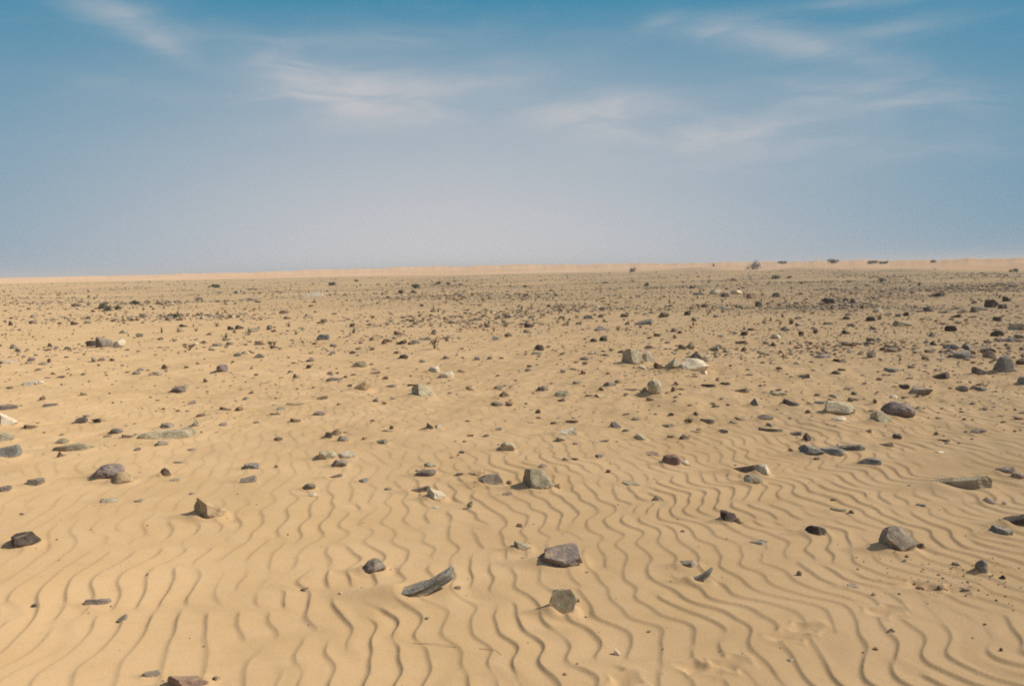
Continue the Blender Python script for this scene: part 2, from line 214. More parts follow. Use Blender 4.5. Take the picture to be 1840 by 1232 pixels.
 (-2.477, 11.752, 0.23, 0.173, 0.041, 'p', 'S', 1675, 'flat_stone', 'stone', 'purple grey flat stone, nearest one to the left of the tipped tan slab'),
 (1.984, 5.124, 0.115, 0.038, 0.017, 'o', 'S', 8900, 'flat_stone', 'stone', 'olive flat stone, nearest one behind the black loaf'),
 (-2.169, 8.403, 0.108, 0.076, 0.051, 'b', 'V', 6705, 'rock', 'rock', 'dark brown steep sided stone, nearest one to the left of the clustered brown peak'),
 (0.224, 6.374, 0.082, 0.062, 0.036, 'p', 'P', 1364, 'pointed_rock', 'rock', 'purple grey pointed stone, nearest one behind the big split rock'),
 (3.576, 9.392, 0.153, 0.114, 0.044, 'o', 'S', 8053, 'flat_stone', 'stone', 'olive flat stone, nearest one behind the pale green boulder'),
 (-1.599, 11.029, 0.179, 0.056, 0.054, 'g', 'W', 6524, 'rock', 'rock', 'grey wedge shaped stone, nearest one to the right of the tipped tan slab'),
 (-6.665, 21.975, 0.28, 0.224, 0.142, 'o', 'A', 7305, 'rock', 'rock', 'olive angular stone, nearest one behind the mauve round stone'),
 (-4.213, 8.526, 0.102, 0.082, 0.06, 'k', 'A', 3623, 'rock', 'rock', 'blackish angular stone, nearest one to the left of the wide flush slab'),
 (9.015, 21.367, 0.254, 0.203, 0.152, 'k', 'A', 6475, 'rock', 'rock', 'blackish angular stone, second such one to the left of the blue grey crag'),
 (5.269, 16.975, 0.202, 0.162, 0.115, 'w', 'A', 3446, 'rock', 'rock', 'whitish angular stone, nearest one to the right of the long whitish boulder'),
 (12.284, 25.118, 0.298, 0.224, 0.185, 'k', 'P', 8575, 'pointed_rock', 'rock', 'blackish pointed stone, nearest one behind the blue grey crag'),
 (1.452, 7.925, 0.136, 0.102, 0.03, 'g', 'S', 2318, 'flat_stone', 'stone', 'grey flat stone, nearest one to the right of the purple block'),
 (2.219, 8.185, 0.154, 0.116, 0.027, 't', 'S', 5844, 'flat_stone', 'stone', 'tan flat stone, nearest one to the left of the black humpback'),
 (1.312, 4.519, 0.086, 0.035, 0.016, 'u', 'L', 9518, 'flat_stone', 'stone', 'blue grey thin flat stone, nearest one to the left of the black loaf'),
 (-3.105, 8.266, 0.064, 0.048, 0.083, 'o', 'P', 784, 'pointed_rock', 'rock', 'small olive pointed stone, nearest one to the right of the wide flush slab'),
 (-4.042, 7.54, 0.116, 0.087, 0.038, 'o', 'S', 4780, 'flat_stone', 'stone', 'olive flat stone, nearest one in front of the dark wedge beside the cream block'),
 (-0.057, 5.621, 0.087, 0.065, 0.022, 'g', 'S', 3956, 'flat_stone', 'stone', 'grey flat stone, nearest one in front of the leaning grey blade'),
 (13.23, 24.336, 0.248, 0.198, 0.207, 'g', 'A', 1822, 'rock', 'rock', 'grey angular stone, second such one behind the black distant dome'),
 (-3.469, 7.599, 0.124, 0.045, 0.037, 'b', 'V', 8640, 'rock', 'rock', 'dark brown steep sided stone, nearest one to the left of the wide flush slab'),
 (-8.886, 17.965, 0.214, 0.16, 0.125, 'k', 'S', 9082, 'flat_stone', 'stone', 'blackish flat stone, nearest one to the left of the grey brown left boulder'),
 (-1.08, 5.982, 0.077, 0.058, 0.031, 'u', 'S', 2102, 'flat_stone', 'stone', 'blue grey flat stone, nearest one to the left of the shadowed purple stone'),
 (1.891, 7.601, 0.098, 0.078, 0.041, 'p', 'A', 7040, 'rock', 'rock', 'purple grey angular stone, nearest one behind the plum red dome'),
 (2.368, 10.234, 0.184, 0.074, 0.04, 'k', 'L', 7748, 'flat_stone', 'stone', 'blackish thin flat stone, nearest one in front of the long whitish boulder'),
 (3.256, 7.146, 0.08, 0.064, 0.049, 'k', 'R', 9687, 'rounded_stone', 'stone', 'blackish rounded stone, nearest one in front of the purple boulder'),
 (11.538, 22.083, 0.3, 0.21, 0.13, 'k', 'W', 1538, 'rock', 'rock', 'blackish wedge shaped stone, nearest one to the left of the black distant dome'),
 (-5.219, 12.459, 0.181, 0.135, 0.062, 'o', 'S', 8955, 'flat_stone', 'stone', 'olive flat stone, nearest one behind the brown purple hump'),
 (5.4, 9.774, 0.15, 0.113, 0.047, 'u', 'S', 6547, 'flat_stone', 'stone', 'blue grey flat stone, nearest one in front of the slanting brown block'),
 (9.144, 15.612, 0.239, 0.179, 0.079, 'u', 'S', 9409, 'flat_stone', 'stone', 'blue grey flat stone, nearest one in front of the black distant dome'),
 (1.964, 3.814, 0.047, 0.033, 0.023, 'b', 'V', 62, 'rock', 'rock', 'dark brown steep sided stone, nearest one in front of the bluish stub'),
 (-0.713, 7.957, 0.082, 0.066, 0.05, 'w', 'A', 7166, 'rock', 'rock', 'whitish angular stone, nearest one in front of the cream nosed boulder'),
 (15.145, 26.297, 0.268, 0.214, 0.202, 'k', 'A', 2998, 'rock', 'rock', 'blackish angular stone, nearest one behind the black distant dome'),
 (3.073, 15.262, 0.156, 0.109, 0.102, 'k', 'V', 9234, 'rock', 'rock', 'blackish steep sided stone, nearest one behind the long whitish boulder'),
 (-5.301, 9.69, 0.157, 0.118, 0.04, 'p', 'S', 7604, 'flat_stone', 'stone', 'purple grey flat stone, nearest one to the right of the pale cream edge block'),
 (2.216, 24.711, 0.273, 0.218, 0.146, 'u', 'A', 7220, 'rock', 'rock', 'blue grey angular stone, nearest one behind the black ball stone'),
 (-4.387, 14.77, 0.164, 0.131, 0.089, 'g', 'R', 2641, 'rounded_stone', 'stone', 'grey rounded stone, nearest one to the right of the mauve round stone'),
 (0.291, 5.772, 0.055, 0.044, 0.038, 't', 'A', 6000, 'rock', 'rock', 'tan angular stone, nearest one to the right of the big split rock'),
 (-3.731, 6.913, 0.06, 0.045, 0.059, 'b', 'P', 7138, 'pointed_rock', 'rock', 'small dark brown pointed stone, nearest one to the left of the purple domed stone'),
 (0.565, 8.129, 0.126, 0.05, 0.031, 'b', 'L', 5314, 'flat_stone', 'stone', 'dark brown thin flat stone, nearest one behind the pale cream wedge'),
 (1.573, 3.864, 0.061, 0.045, 0.012, 'g', 'S', 3888, 'flat_stone', 'stone', 'grey flat stone, nearest one in front of the grey shouldered boulder'),
 (6.874, 20.263, 0.258, 0.181, 0.103, 'g', 'V', 2716, 'rock', 'rock', 'grey steep sided stone, nearest one to the right of the far white outcrop'),
 (5.282, 25.587, 0.217, 0.174, 0.196, 'k', 'A', 3200, 'rock', 'rock', 'blackish angular stone, nearest one in front of the far white outcrop'),
 (-2.012, 12.445, 0.17, 0.119, 0.054, 'b', 'W', 3240, 'rock', 'rock', 'dark brown wedge shaped stone, nearest one behind the tipped tan slab'),
 (18.06, 31.099, 0.29, 0.232, 0.24, 'k', 'A', 1970, 'rock', 'rock', 'blackish angular stone, third such one behind the black distant dome'),
 (0.766, 7.263, 0.113, 0.021, 0.029, 'g', 'W', 662, 'rock', 'rock', 'grey wedge shaped stone, nearest one in front of the purple block'),
 (2.387, 7.819, 0.081, 0.064, 0.044, 'g', 'A', 8970, 'rock', 'rock', 'grey angular stone, nearest one in front of the black humpback'),
 (9.661, 16.212, 0.193, 0.145, 0.091, 'g', 'S', 9461, 'flat_stone', 'stone', 'grey flat stone, nearest one to the right of the black distant dome'),
 (6.488, 14.586, 0.149, 0.104, 0.091, 'k', 'V', 2763, 'rock', 'rock', 'blackish steep sided stone, nearest one behind the black beaked slab'),
 (7.047, 17.923, 0.183, 0.128, 0.11, 'k', 'V', 7205, 'rock', 'rock', 'blackish steep sided stone, nearest one to the right of the far white outcrop'),
 (7.373, 14.862, 0.127, 0.095, 0.115, 'k', 'P', 5263, 'pointed_rock', 'rock', 'blackish pointed stone, nearest one to the left of the black distant dome'),
 (11.797, 38.067, 0.323, 0.258, 0.28, 'p', 'A', 5778, 'rock', 'rock', 'purple grey angular stone, nearest one to the right of the far white outcrop'),
 (8.908, 30.733, 0.261, 0.209, 0.224, 'k', 'A', 6349, 'rock', 'rock', 'blackish angular stone, second such one to the right of the far white outcrop'),
 (-0.349, 17.85, 0.152, 0.122, 0.123, 'u', 'A', 4879, 'rock', 'rock', 'blue grey angular stone, nearest one to the left of the black ball stone'),
 (-2.436, 6.03, 0.099, 0.074, 0.017, 'g', 'S', 9265, 'flat_stone', 'stone', 'grey flat stone, nearest one to the right of the purple domed stone'),
 (0.669, 6.681, 0.075, 0.06, 0.032, 'p', 'A', 3218, 'rock', 'rock', 'purple grey angular stone, nearest one in front of the pale cream wedge'),
 (-7.432, 23.251, 0.237, 0.19, 0.136, 'k', 'A', 5845, 'rock', 'rock', 'blackish angular stone, nearest one in front of the far tilted white slab'),
 (1.818, 8.417, 0.072, 0.054, 0.056, 'k', 'P', 2044, 'pointed_rock', 'rock', 'small blackish pointed stone, nearest one in front of the pale green egg'),
 (3.227, 8.897, 0.122, 0.091, 0.034, 'u', 'S', 8304, 'flat_stone', 'stone', 'blue grey flat stone, nearest one to the left of the pale green boulder'),
 (2.526, 5.195, 0.072, 0.054, 0.019, 'p', 'S', 3638, 'flat_stone', 'stone', 'purple grey flat stone, nearest one in front of the long olive slab'),
 (-3.094, 7.992, 0.096, 0.072, 0.036, 'g', 'S', 1079, 'flat_stone', 'stone', 'grey flat stone, nearest one to the right of the wide flush slab'),
 (-1.953, 17.322, 0.206, 0.155, 0.077, 'g', 'S', 278, 'flat_stone', 'stone', 'grey flat stone, nearest one behind the black round back'),
 (-0.149, 7.834, 0.087, 0.061, 0.036, 'g', 'W', 1493, 'rock', 'rock', 'grey wedge shaped stone, nearest one behind the mottled olive stone'),
 (3.144, 7.483, 0.084, 0.059, 0.037, 'g', 'W', 6312, 'rock', 'rock', 'grey wedge shaped stone, nearest one in front of the pale green boulder'),
 (4.328, 11.33, 0.126, 0.101, 0.057, 'k', 'R', 3934, 'rounded_stone', 'stone', 'blackish rounded stone, nearest one behind the black humpback'),
 (1.165, 13.668, 0.151, 0.121, 0.064, 'p', 'R', 4666, 'rounded_stone', 'stone', 'purple grey rounded stone, nearest one to the left of the grey green pair boulder'),
 (4.761, 15.463, 0.119, 0.089, 0.112, 'k', 'P', 4751, 'pointed_rock', 'rock', 'blackish pointed stone, nearest one to the right of the long whitish boulder'),
 (0.43, 14.627, 0.187, 0.14, 0.056, 'o', 'S', 456, 'flat_stone', 'stone', 'olive flat stone, nearest one in front of the black ball stone'),
 (3.707, 9.197, 0.134, 0.026, 0.036, 'k', 'V', 9703, 'rock', 'rock', 'blackish steep sided stone, nearest one behind the pale green boulder'),
 (-0.185, 10.74, 0.128, 0.096, 0.042, 'g', 'S', 3926, 'flat_stone', 'stone', 'grey flat stone, nearest one behind the brown shark fin'),
 (-1.111, 3.024, 0.032, 0.024, 0.015, 'g', 'S', 8313, 'flat_stone', 'stone', 'grey flat stone, nearest one to the right of the reddish bottom rock'),
 (14.071, 25.408, 0.259, 0.207, 0.143, 'g', 'A', 2006, 'rock', 'rock', 'grey angular stone, nearest one behind the black distant dome'),
 (11.796, 20.68, 0.211, 0.158, 0.117, 'k', 'S', 4899, 'flat_stone', 'stone', 'blackish flat stone, nearest one behind the black distant dome'),
 (-2.624, 17.461, 0.119, 0.089, 0.132, 'b', 'P', 8127, 'pointed_rock', 'rock', 'dark brown pointed stone, nearest one behind the black round back'),
 (-10.029, 21.982, 0.224, 0.179, 0.118, 'o', 'A', 8887, 'rock', 'rock', 'olive angular stone, nearest one behind the grey brown left boulder'),
 (4.886, 17.894, 0.152, 0.122, 0.109, 'k', 'A', 680, 'rock', 'rock', 'blackish angular stone, second such one behind the long whitish boulder'),
 (-8.973, 20.5, 0.174, 0.139, 0.133, 'g', 'A', 634, 'rock', 'rock', 'grey angular stone, nearest one to the right of the grey brown left boulder'),
 (-2.989, 18.342, 0.172, 0.137, 0.096, 't', 'A', 6876, 'rock', 'rock', 'tan angular stone, nearest one behind the black round back'),
 (1.525, 3.359, 0.03, 0.022, 0.021, 'k', 'P', 4592, 'pointed_rock', 'rock', 'small blackish pointed stone, nearest one in front of the bluish stub'),
 (8.063, 18.986, 0.162, 0.113, 0.119, 'k', 'V', 8201, 'rock', 'rock', 'blackish steep sided stone, second such one behind the black beaked slab'),
 (1.989, 10.006, 0.12, 0.09, 0.038, 't', 'S', 6494, 'flat_stone', 'stone', 'tan flat stone, nearest one to the right of the pale green egg'),
 (-2.459, 5.491, 0.081, 0.06, 0.014, 'g', 'S', 669, 'flat_stone', 'stone', 'grey flat stone, nearest one in front of the purple domed stone'),
 (2.092, 7.996, 0.082, 0.058, 0.035, 'p', 'V', 5998, 'rock', 'rock', 'purple grey steep sided stone, nearest one to the left of the black humpback'),
 (0.414, 6.581, 0.068, 0.048, 0.027, 'k', 'V', 1670, 'rock', 'rock', 'blackish steep sided stone, nearest one behind the big split rock'),
 (1.347, 4.536, 0.055, 0.041, 0.015, 'u', 'S', 9712, 'flat_stone', 'stone', 'blue grey flat stone, nearest one to the left of the black loaf'),
 (5.978, 17.57, 0.12, 0.096, 0.129, 'k', 'A', 4608, 'rock', 'rock', 'blackish angular stone, nearest one to the right of the long whitish boulder'),
 (0.36, 20.2, 0.189, 0.151, 0.098, 'o', 'R', 5669, 'rounded_stone', 'stone', 'olive rounded stone, nearest one behind the black ball stone'),
 (-0.744, 12.463, 0.117, 0.082, 0.06, 'b', 'V', 8588, 'rock', 'rock', 'dark brown steep sided stone, nearest one behind the cream nosed boulder'),
 (-2.529, 9.203, 0.102, 0.077, 0.036, 'u', 'S', 3553, 'flat_stone', 'stone', 'blue grey flat stone, nearest one to the left of the clustered brown peak'),
 (-2.098, 7.503, 0.084, 0.063, 0.028, 'b', 'S', 8708, 'flat_stone', 'stone', 'dark brown flat stone, nearest one to the left of the clustered brown peak'),
 (1.409, 10.102, 0.156, 0.062, 0.027, 'g', 'L', 3164, 'flat_stone', 'stone', 'grey thin flat stone, nearest one to the left of the pale green egg'),
 (-6.449, 22.672, 0.154, 0.123, 0.157, 'u', 'A', 7972, 'rock', 'rock', 'blue grey angular stone, nearest one in front of the far tilted white slab'),
 (-5.636, 10.136, 0.069, 0.056, 0.077, 'b', 'A', 5941, 'rock', 'rock', 'small dark brown angular stone, nearest one behind the pale cream edge block'),
 (1.633, 16.964, 0.144, 0.116, 0.088, 'k', 'R', 1849, 'rounded_stone', 'stone', 'blackish rounded stone, nearest one to the left of the grey green pair boulder'),
 (2.297, 3.916, 0.031, 0.023, 0.027, 'k', 'P', 2227, 'pointed_rock', 'rock', 'small blackish pointed stone, nearest one to the right of the bluish stub'),
 (1.057, 10.131, 0.078, 0.059, 0.058, 'b', 'P', 1317, 'pointed_rock', 'rock', 'small dark brown pointed stone, nearest one to the left of the pale green egg'),
 (3.764, 15.476, 0.119, 0.095, 0.091, 'k', 'A', 1362, 'rock', 'rock', 'blackish angular stone, nearest one behind the long whitish boulder'),
 (-9.354, 24.289, 0.248, 0.173, 0.111, 'k', 'V', 1734, 'rock', 'rock', 'blackish steep sided stone, nearest one to the right of the grey brown left boulder'),
 (-1.002, 3.92, 0.038, 0.03, 0.016, 'k', 'A', 7753, 'rock', 'rock', 'blackish angular stone, nearest one to the left of the potato shaped cobble'),
 (7.679, 20.663, 0.263, 0.197, 0.069, 'g', 'S', 4286, 'flat_stone', 'stone', 'grey flat stone, nearest one to the right of the far white outcrop'),
 (2.618, 10.428, 0.134, 0.054, 0.034, 'k', 'L', 8437, 'flat_stone', 'stone', 'blackish thin flat stone, nearest one to the left of the black humpback'),
 (-4.39, 11.294, 0.145, 0.108, 0.035, 'g', 'S', 2695, 'flat_stone', 'stone', 'grey flat stone, nearest one behind the brown purple hump'),
 (-6.137, 17.688, 0.226, 0.169, 0.057, 'g', 'S', 7379, 'flat_stone', 'stone', 'grey flat stone, nearest one behind the mauve round stone'),
 (-2.853, 8.298, 0.085, 0.064, 0.033, 'g', 'S', 2438, 'flat_stone', 'stone', 'grey flat stone, nearest one in front of the brown purple hump'),
 (1.378, 7.381, 0.076, 0.031, 0.03, 't', 'L', 4619, 'flat_stone', 'stone', 'tan thin flat stone, nearest one behind the plum red dome'),
 (2.181, 4.114, 0.043, 0.032, 0.017, 'k', 'S', 6688, 'flat_stone', 'stone', 'blackish flat stone, nearest one to the left of the bluish stub'),
 (2.06, 3.792, 0.04, 0.03, 0.016, 'p', 'S', 1817, 'flat_stone', 'stone', 'purple grey flat stone, nearest one in front of the bluish stub'),
 (3.106, 9.935, 0.102, 0.071, 0.04, 'b', 'W', 2923, 'rock', 'rock', 'dark brown wedge shaped stone, nearest one behind the black humpback'),
 (10.292, 22.657, 0.193, 0.154, 0.123, 'g', 'A', 7518, 'rock', 'rock', 'grey angular stone, nearest one to the left of the black distant dome'),
 (12.677, 23.995, 0.204, 0.163, 0.134, 'g', 'A', 1086, 'rock', 'rock', 'grey angular stone, third such one behind the black distant dome'),
 (0.821, 10.794, 0.111, 0.083, 0.041, 'g', 'S', 8459, 'flat_stone', 'stone', 'grey flat stone, nearest one to the right of the brown shark fin'),
 (-4.876, 15.519, 0.159, 0.119, 0.064, 'o', 'S', 1001, 'flat_stone', 'stone', 'olive flat stone, nearest one behind the mauve round stone'),
 (3.583, 6.999, 0.096, 0.039, 0.021, 'k', 'L', 3246, 'flat_stone', 'stone', 'blackish thin flat stone, nearest one in front of the purple boulder'),
 (9.585, 43.735, 0.593, 0.237, 0.133, 'u', 'L', 235, 'flat_stone', 'stone', 'blue grey thin flat stone, nearest one to the left of the far white outcrop'),
 (-7.591, 23.011, 0.176, 0.141, 0.128, 'k', 'A', 5398, 'rock', 'rock', 'blackish angular stone, nearest one behind the mauve round stone'),
 (-5.612, 12.651, 0.119, 0.095, 0.057, 'p', 'R', 7292, 'rounded_stone', 'stone', 'purple grey rounded stone, nearest one to the left of the brown purple hump'),
 (12.941, 32.334, 0.22, 0.176, 0.204, 'k', 'A', 1975, 'rock', 'rock', 'blackish angular stone, third such one to the right of the far white outcrop'),
 (10.602, 22.869, 0.156, 0.124, 0.147, 'k', 'A', 7918, 'rock', 'rock', 'blackish angular stone, second such one to the left of the black distant dome'),
 (2.018, 10.424, 0.062, 0.044, 0.07, 'b', 'V', 5282, 'rock', 'rock', 'small dark brown steep sided stone, nearest one to the right of the pale green egg'),
 (-0.572, 13.798, 0.094, 0.075, 0.079, 'u', 'A', 7493, 'rock', 'rock', 'small blue grey angular stone, nearest one to the right of the black round back'),
 (-7.915, 14.351, 0.171, 0.128, 0.051, 'g', 'S', 9423, 'flat_stone', 'stone', 'grey flat stone, nearest one to the left of the grey brown left boulder'),
 (8.633, 21.974, 0.187, 0.149, 0.108, 'k', 'R', 4571, 'rounded_stone', 'stone', 'blackish rounded stone, nearest one to the right of the far white outcrop'),
 (-1.09, 14.099, 0.12, 0.096, 0.063, 'g', 'R', 5203, 'rounded_stone', 'stone', 'grey rounded stone, nearest one to the right of the black round back'),
 (-8.571, 15.128, 0.129, 0.103, 0.079, 'p', 'R', 7764, 'rounded_stone', 'stone', 'purple grey rounded stone, nearest one to the left of the grey brown left boulder'),
 (-0.875, 5.785, 0.055, 0.044, 0.021, 'g', 'R', 5008, 'rounded_stone', 'stone', 'grey rounded stone, nearest one to the left of the white triangle stone'),
 (8.41, 17.022, 0.131, 0.104, 0.093, 'p', 'A', 3322, 'rock', 'rock', 'purple grey angular stone, nearest one to the left of the black distant dome'),
 (-5.317, 10.491, 0.081, 0.057, 0.058, 'b', 'V', 7769, 'rock', 'rock', 'small dark brown steep sided stone, nearest one behind the dark wedge beside the cream block'),
 (8.026, 20.116, 0.205, 0.154, 0.076, 'g', 'S', 6094, 'flat_stone', 'stone', 'grey flat stone, nearest one to the left of the black distant dome'),
 (3.013, 16.586, 0.155, 0.109, 0.064, 'g', 'W', 6938, 'rock', 'rock', 'grey wedge shaped stone, nearest one behind the grey green pair boulder'),
 (1.657, 7.643, 0.105, 0.042, 0.018, 't', 'L', 5122, 'flat_stone', 'stone', 'tan thin flat stone, nearest one behind the slate ramp'),
]
SMALL_STONES = [(-5.517, 13.461, 0.092, 0.069, 0.077, 'b'), (-1.167, 7.778, 0.12, 0.025, 0.017, 'g'), (2.903, 8.295, 0.064, 0.051, 0.039, 'k'), (13.073, 33.376, 0.255, 0.204, 0.167, 'k'), (2.661, 25.132, 0.192, 0.154, 0.116, 'g'), (3.642, 19.146, 0.147, 0.117, 0.089, 'k'), (-10.387, 17.698, 0.136, 0.109, 0.095, 'p'), (-0.277, 3.908, 0.034, 0.024, 0.014, 'g'), (-2.922, 15.593, 0.133, 0.106, 0.063, 'p'), (1.374, 4.027, 0.025, 0.02, 0.025, 'k'), (6.504, 18.202, 0.109, 0.087, 0.112, 'k'), (0.257, 8.782, 0.057, 0.043, 0.045, 'k'), (-0.391, 6.169, 0.064, 0.048, 0.016, 'g'), (1.202, 8.267, 0.085, 0.064, 0.024, 'g'), (1.041, 3.138, 0.033, 0.025, 0.008, 'g'), (0.275, 3.759, 0.026, 0.018, 0.018, 'g'), (4.593, 11.79, 0.121, 0.091, 0.038, 'k'), (10.296, 23.326, 0.238, 0.178, 0.082, 'g'), (4.907, 22.826, 0.155, 0.124, 0.116, 'k'), (2.478, 15.543, 0.132, 0.093, 0.06, 'k'), (4.463, 16.394, 0.167, 0.126, 0.053, 'k'), (-3.096, 12.092, 0.083, 0.066, 0.061, 'k'), (0.027, 4.928, 0.039, 0.027, 0.019, 'b'), (-2.203, 3.791, 0.03, 0.024, 0.017, 'p'), (-2.722, 7.105, 0.098, 0.053, 0.014, 'g'), (-0.038, 5.9, 0.041, 0.033, 0.026, 'b'), (16.492, 30.448, 0.207, 0.166, 0.162, 'k'), (-3.2, 13.327, 0.091, 0.073, 0.062, 'k'), (-4.351, 23.243, 0.158, 0.126, 0.109, 'k'), (0.988, 11.852, 0.071, 0.053, 0.062, 'b'), (3.23, 11.491, 0.137, 0.103, 0.026, 'g'), (-15.325, 26.08, 0.155, 0.124, 0.162, 'g'), (8.617, 15.384, 0.131, 0.105, 0.062, 'k'), (6.789, 13.847, 0.13, 0.097, 0.048, 'k'), (7.649, 22.724, 0.212, 0.159, 0.077, 'g'), (0.221, 12.295, 0.105, 0.084, 0.042, 'p'), (1.896, 14.745, 0.126, 0.094, 0.051, 'k'), (3.098, 18.16, 0.155, 0.108, 0.065, 'k'), (-5.853, 13.333, 0.114, 0.091, 0.051, 'g'), (1.579, 8.456, 0.065, 0.052, 0.032, 'k'), (3.966, 10.038, 0.103, 0.077, 0.028, 'g'), (9.394, 23.659, 0.241, 0.181, 0.073, 'g'), (4.238, 12.599, 0.129, 0.097, 0.036, 'o'), (1.591, 14.269, 0.146, 0.109, 0.039, 'g'), (-2.934, 25.228, 0.193, 0.154, 0.099, 'k'), (4.048, 14.864, 0.089, 0.062, 0.076, 'k'), (-7.297, 14.798, 0.076, 0.061, 0.097, 'g'), (2.042, 5.057, 0.035, 0.028, 0.022, 'k'), (2.242, 6.815, 0.047, 0.038, 0.028, 'k'), (3.679, 7.326, 0.05, 0.035, 0.033, 'k'), (3.781, 11.97, 0.102, 0.072, 0.039, 'b'), (4.468, 26.994, 0.184, 0.128, 0.113, 'g'), (0.727, 12.139, 0.083, 0.066, 0.048, 'g'), (-3.17, 7.078, 0.055, 0.041, 0.026, 'g'), (-0.421, 6.894, 0.053, 0.043, 0.022, 'g'), (1.87, 9.88, 0.047, 0.033, 0.059, 'b'), (-1.858, 20.211, 0.12, 0.096, 0.094, 'k'), (-2.635, 6.613, 0.091, 0.022, 0.013, 'g'), (-2.476, 8.81, 0.121, 0.025, 0.017, 'g'), (6.485, 15.507, 0.106, 0.074, 0.066, 'g'), (-1.34, 11.242, 0.115, 0.046, 0.028, 'b'), (0.694, 6.191, 0.037, 0.028, 0.026, 'b'), (-9.748, 17.943, 0.107, 0.086, 0.088, 'k'), (5.203, 15.845, 0.081, 0.065, 0.083, 'g'), (0.398, 8.151, 0.07, 0.052, 0.021, 'k'), (1.027, 7.71, 0.066, 0.05, 0.02, 'o'), (0.902, 12.527, 0.107, 0.08, 0.034, 'g'), (1.368, 14.63, 0.125, 0.094, 0.041, 'g'), (5.409, 19.212, 0.163, 0.123, 0.057, 'k'), (-1.467, 13.894, 0.119, 0.089, 0.038, 'u'), (-8.0, 14.668, 0.063, 0.047, 0.081, 'b'), (-6.674, 18.384, 0.156, 0.117, 0.056, 'k'), (-1.325, 7.484, 0.051, 0.041, 0.025, 't'), (6.454, 13.589, 0.093, 0.074, 0.053, 'u'), (3.587, 26.429, 0.18, 0.144, 0.096, 'p'), (3.7, 18.698, 0.127, 0.102, 0.068, 'k'), (-1.775, 11.841, 0.081, 0.057, 0.042, 'b'), (-0.373, 13.87, 0.095, 0.076, 0.048, 'g'), (1.393, 22.362, 0.209, 0.157, 0.056, 'b'), (1.694, 8.068, 0.049, 0.039, 0.033, 'b'), (-3.749, 7.775, 0.093, 0.06, 0.013, 'g'), (-1.147, 7.919, 0.041, 0.031, 0.037, 'b'), (-0.51, 5.339, 0.055, 0.042, 0.008, 'w'), (0.486, 6.631, 0.069, 0.051, 0.011, 'g'), (3.841, 8.955, 0.046, 0.037, 0.045, 'k'), (3.37, 17.559, 0.09, 0.072, 0.083, 'g'), (-4.228, 11.655, 0.06, 0.042, 0.058, 'b'), (2.351, 6.51, 0.051, 0.038, 0.018, 'k'), (5.644, 11.984, 0.092, 0.074, 0.037, 'k'), (0.261, 8.46, 0.058, 0.046, 0.026, 'o'), (-9.854, 16.956, 0.116, 0.092, 0.064, 'p'), (4.518, 12.781, 0.109, 0.082, 0.033, 'g'), (-6.735, 11.331, 0.097, 0.073, 0.032, 'g'), (-4.541, 9.011, 0.077, 0.058, 0.022, 'g'), (0.169, 8.262, 0.085, 0.054, 0.012, 't'), (2.052, 5.377, 0.037, 0.026, 0.015, 'b'), (0.99, 13.269, 0.091, 0.068, 0.037, 'p'), (-7.005, 14.876, 0.102, 0.081, 0.047, 'g'), (-0.381, 7.595, 0.059, 0.044, 0.017, 'b'), (3.041, 5.188, 0.032, 0.025, 0.019, 'g'), (-2.173, 5.657, 0.049, 0.037, 0.011, 'g'), (1.138, 8.485, 0.073, 0.055, 0.016, 'b'), (4.681, 11.314, 0.097, 0.073, 0.025, 'g'), (-3.627, 17.118, 0.088, 0.07, 0.063, 'k'), (-3.295, 10.663, 0.055, 0.038, 0.04, 'b'), (0.527, 7.165, 0.049, 0.037, 0.016, 'g'), (-2.544, 8.348, 0.065, 0.048, 0.017, 'g'), (-0.243, 7.556, 0.058, 0.044, 0.014, 'b'), (1.87, 3.847, 0.024, 0.018, 0.012, 'b'), (-2.314, 12.345, 0.095, 0.071, 0.026, 'g'), (-7.478, 21.07, 0.126, 0.1, 0.065, 'b'), (4.319, 13.496, 0.058, 0.046, 0.058, 'g'), (2.211, 14.993, 0.077, 0.061, 0.049, 'k'), (-4.254, 7.945, 0.055, 0.041, 0.019, 'r'), (-1.82, 6.436, 0.031, 0.025, 0.021, 'b'), (3.789, 12.857, 0.088, 0.066, 0.029, 'k'), (-0.192, 6.127, 0.037, 0.028, 0.014, 'b'), (-1.966, 9.553, 0.057, 0.04, 0.024, 'b'), (1.861, 3.165, 0.014, 0.011, 0.014, 'b'), (-1.46, 9.577, 0.049, 0.035, 0.028, 'b'), (0.958, 4.759, 0.025, 0.02, 0.013, 'k'), (0.546, 3.415, 0.018, 0.014, 0.009, 'g'), (-2.365, 12.006, 0.062, 0.049, 0.035, 'b'), (-3.672, 35.058, 0.179, 0.143, 0.105, 'k'), (5.531, 15.737, 0.067, 0.054, 0.055, 'k'), (-3.095, 5.253, 0.032, 0.024, 0.013, 'g'), (-7.588, 13.623, 0.081, 0.065, 0.035, 'p'), (2.648, 10.96, 0.041, 0.031, 0.041, 'b'), (-3.643, 9.173, 0.047, 0.033, 0.023, 'b')]
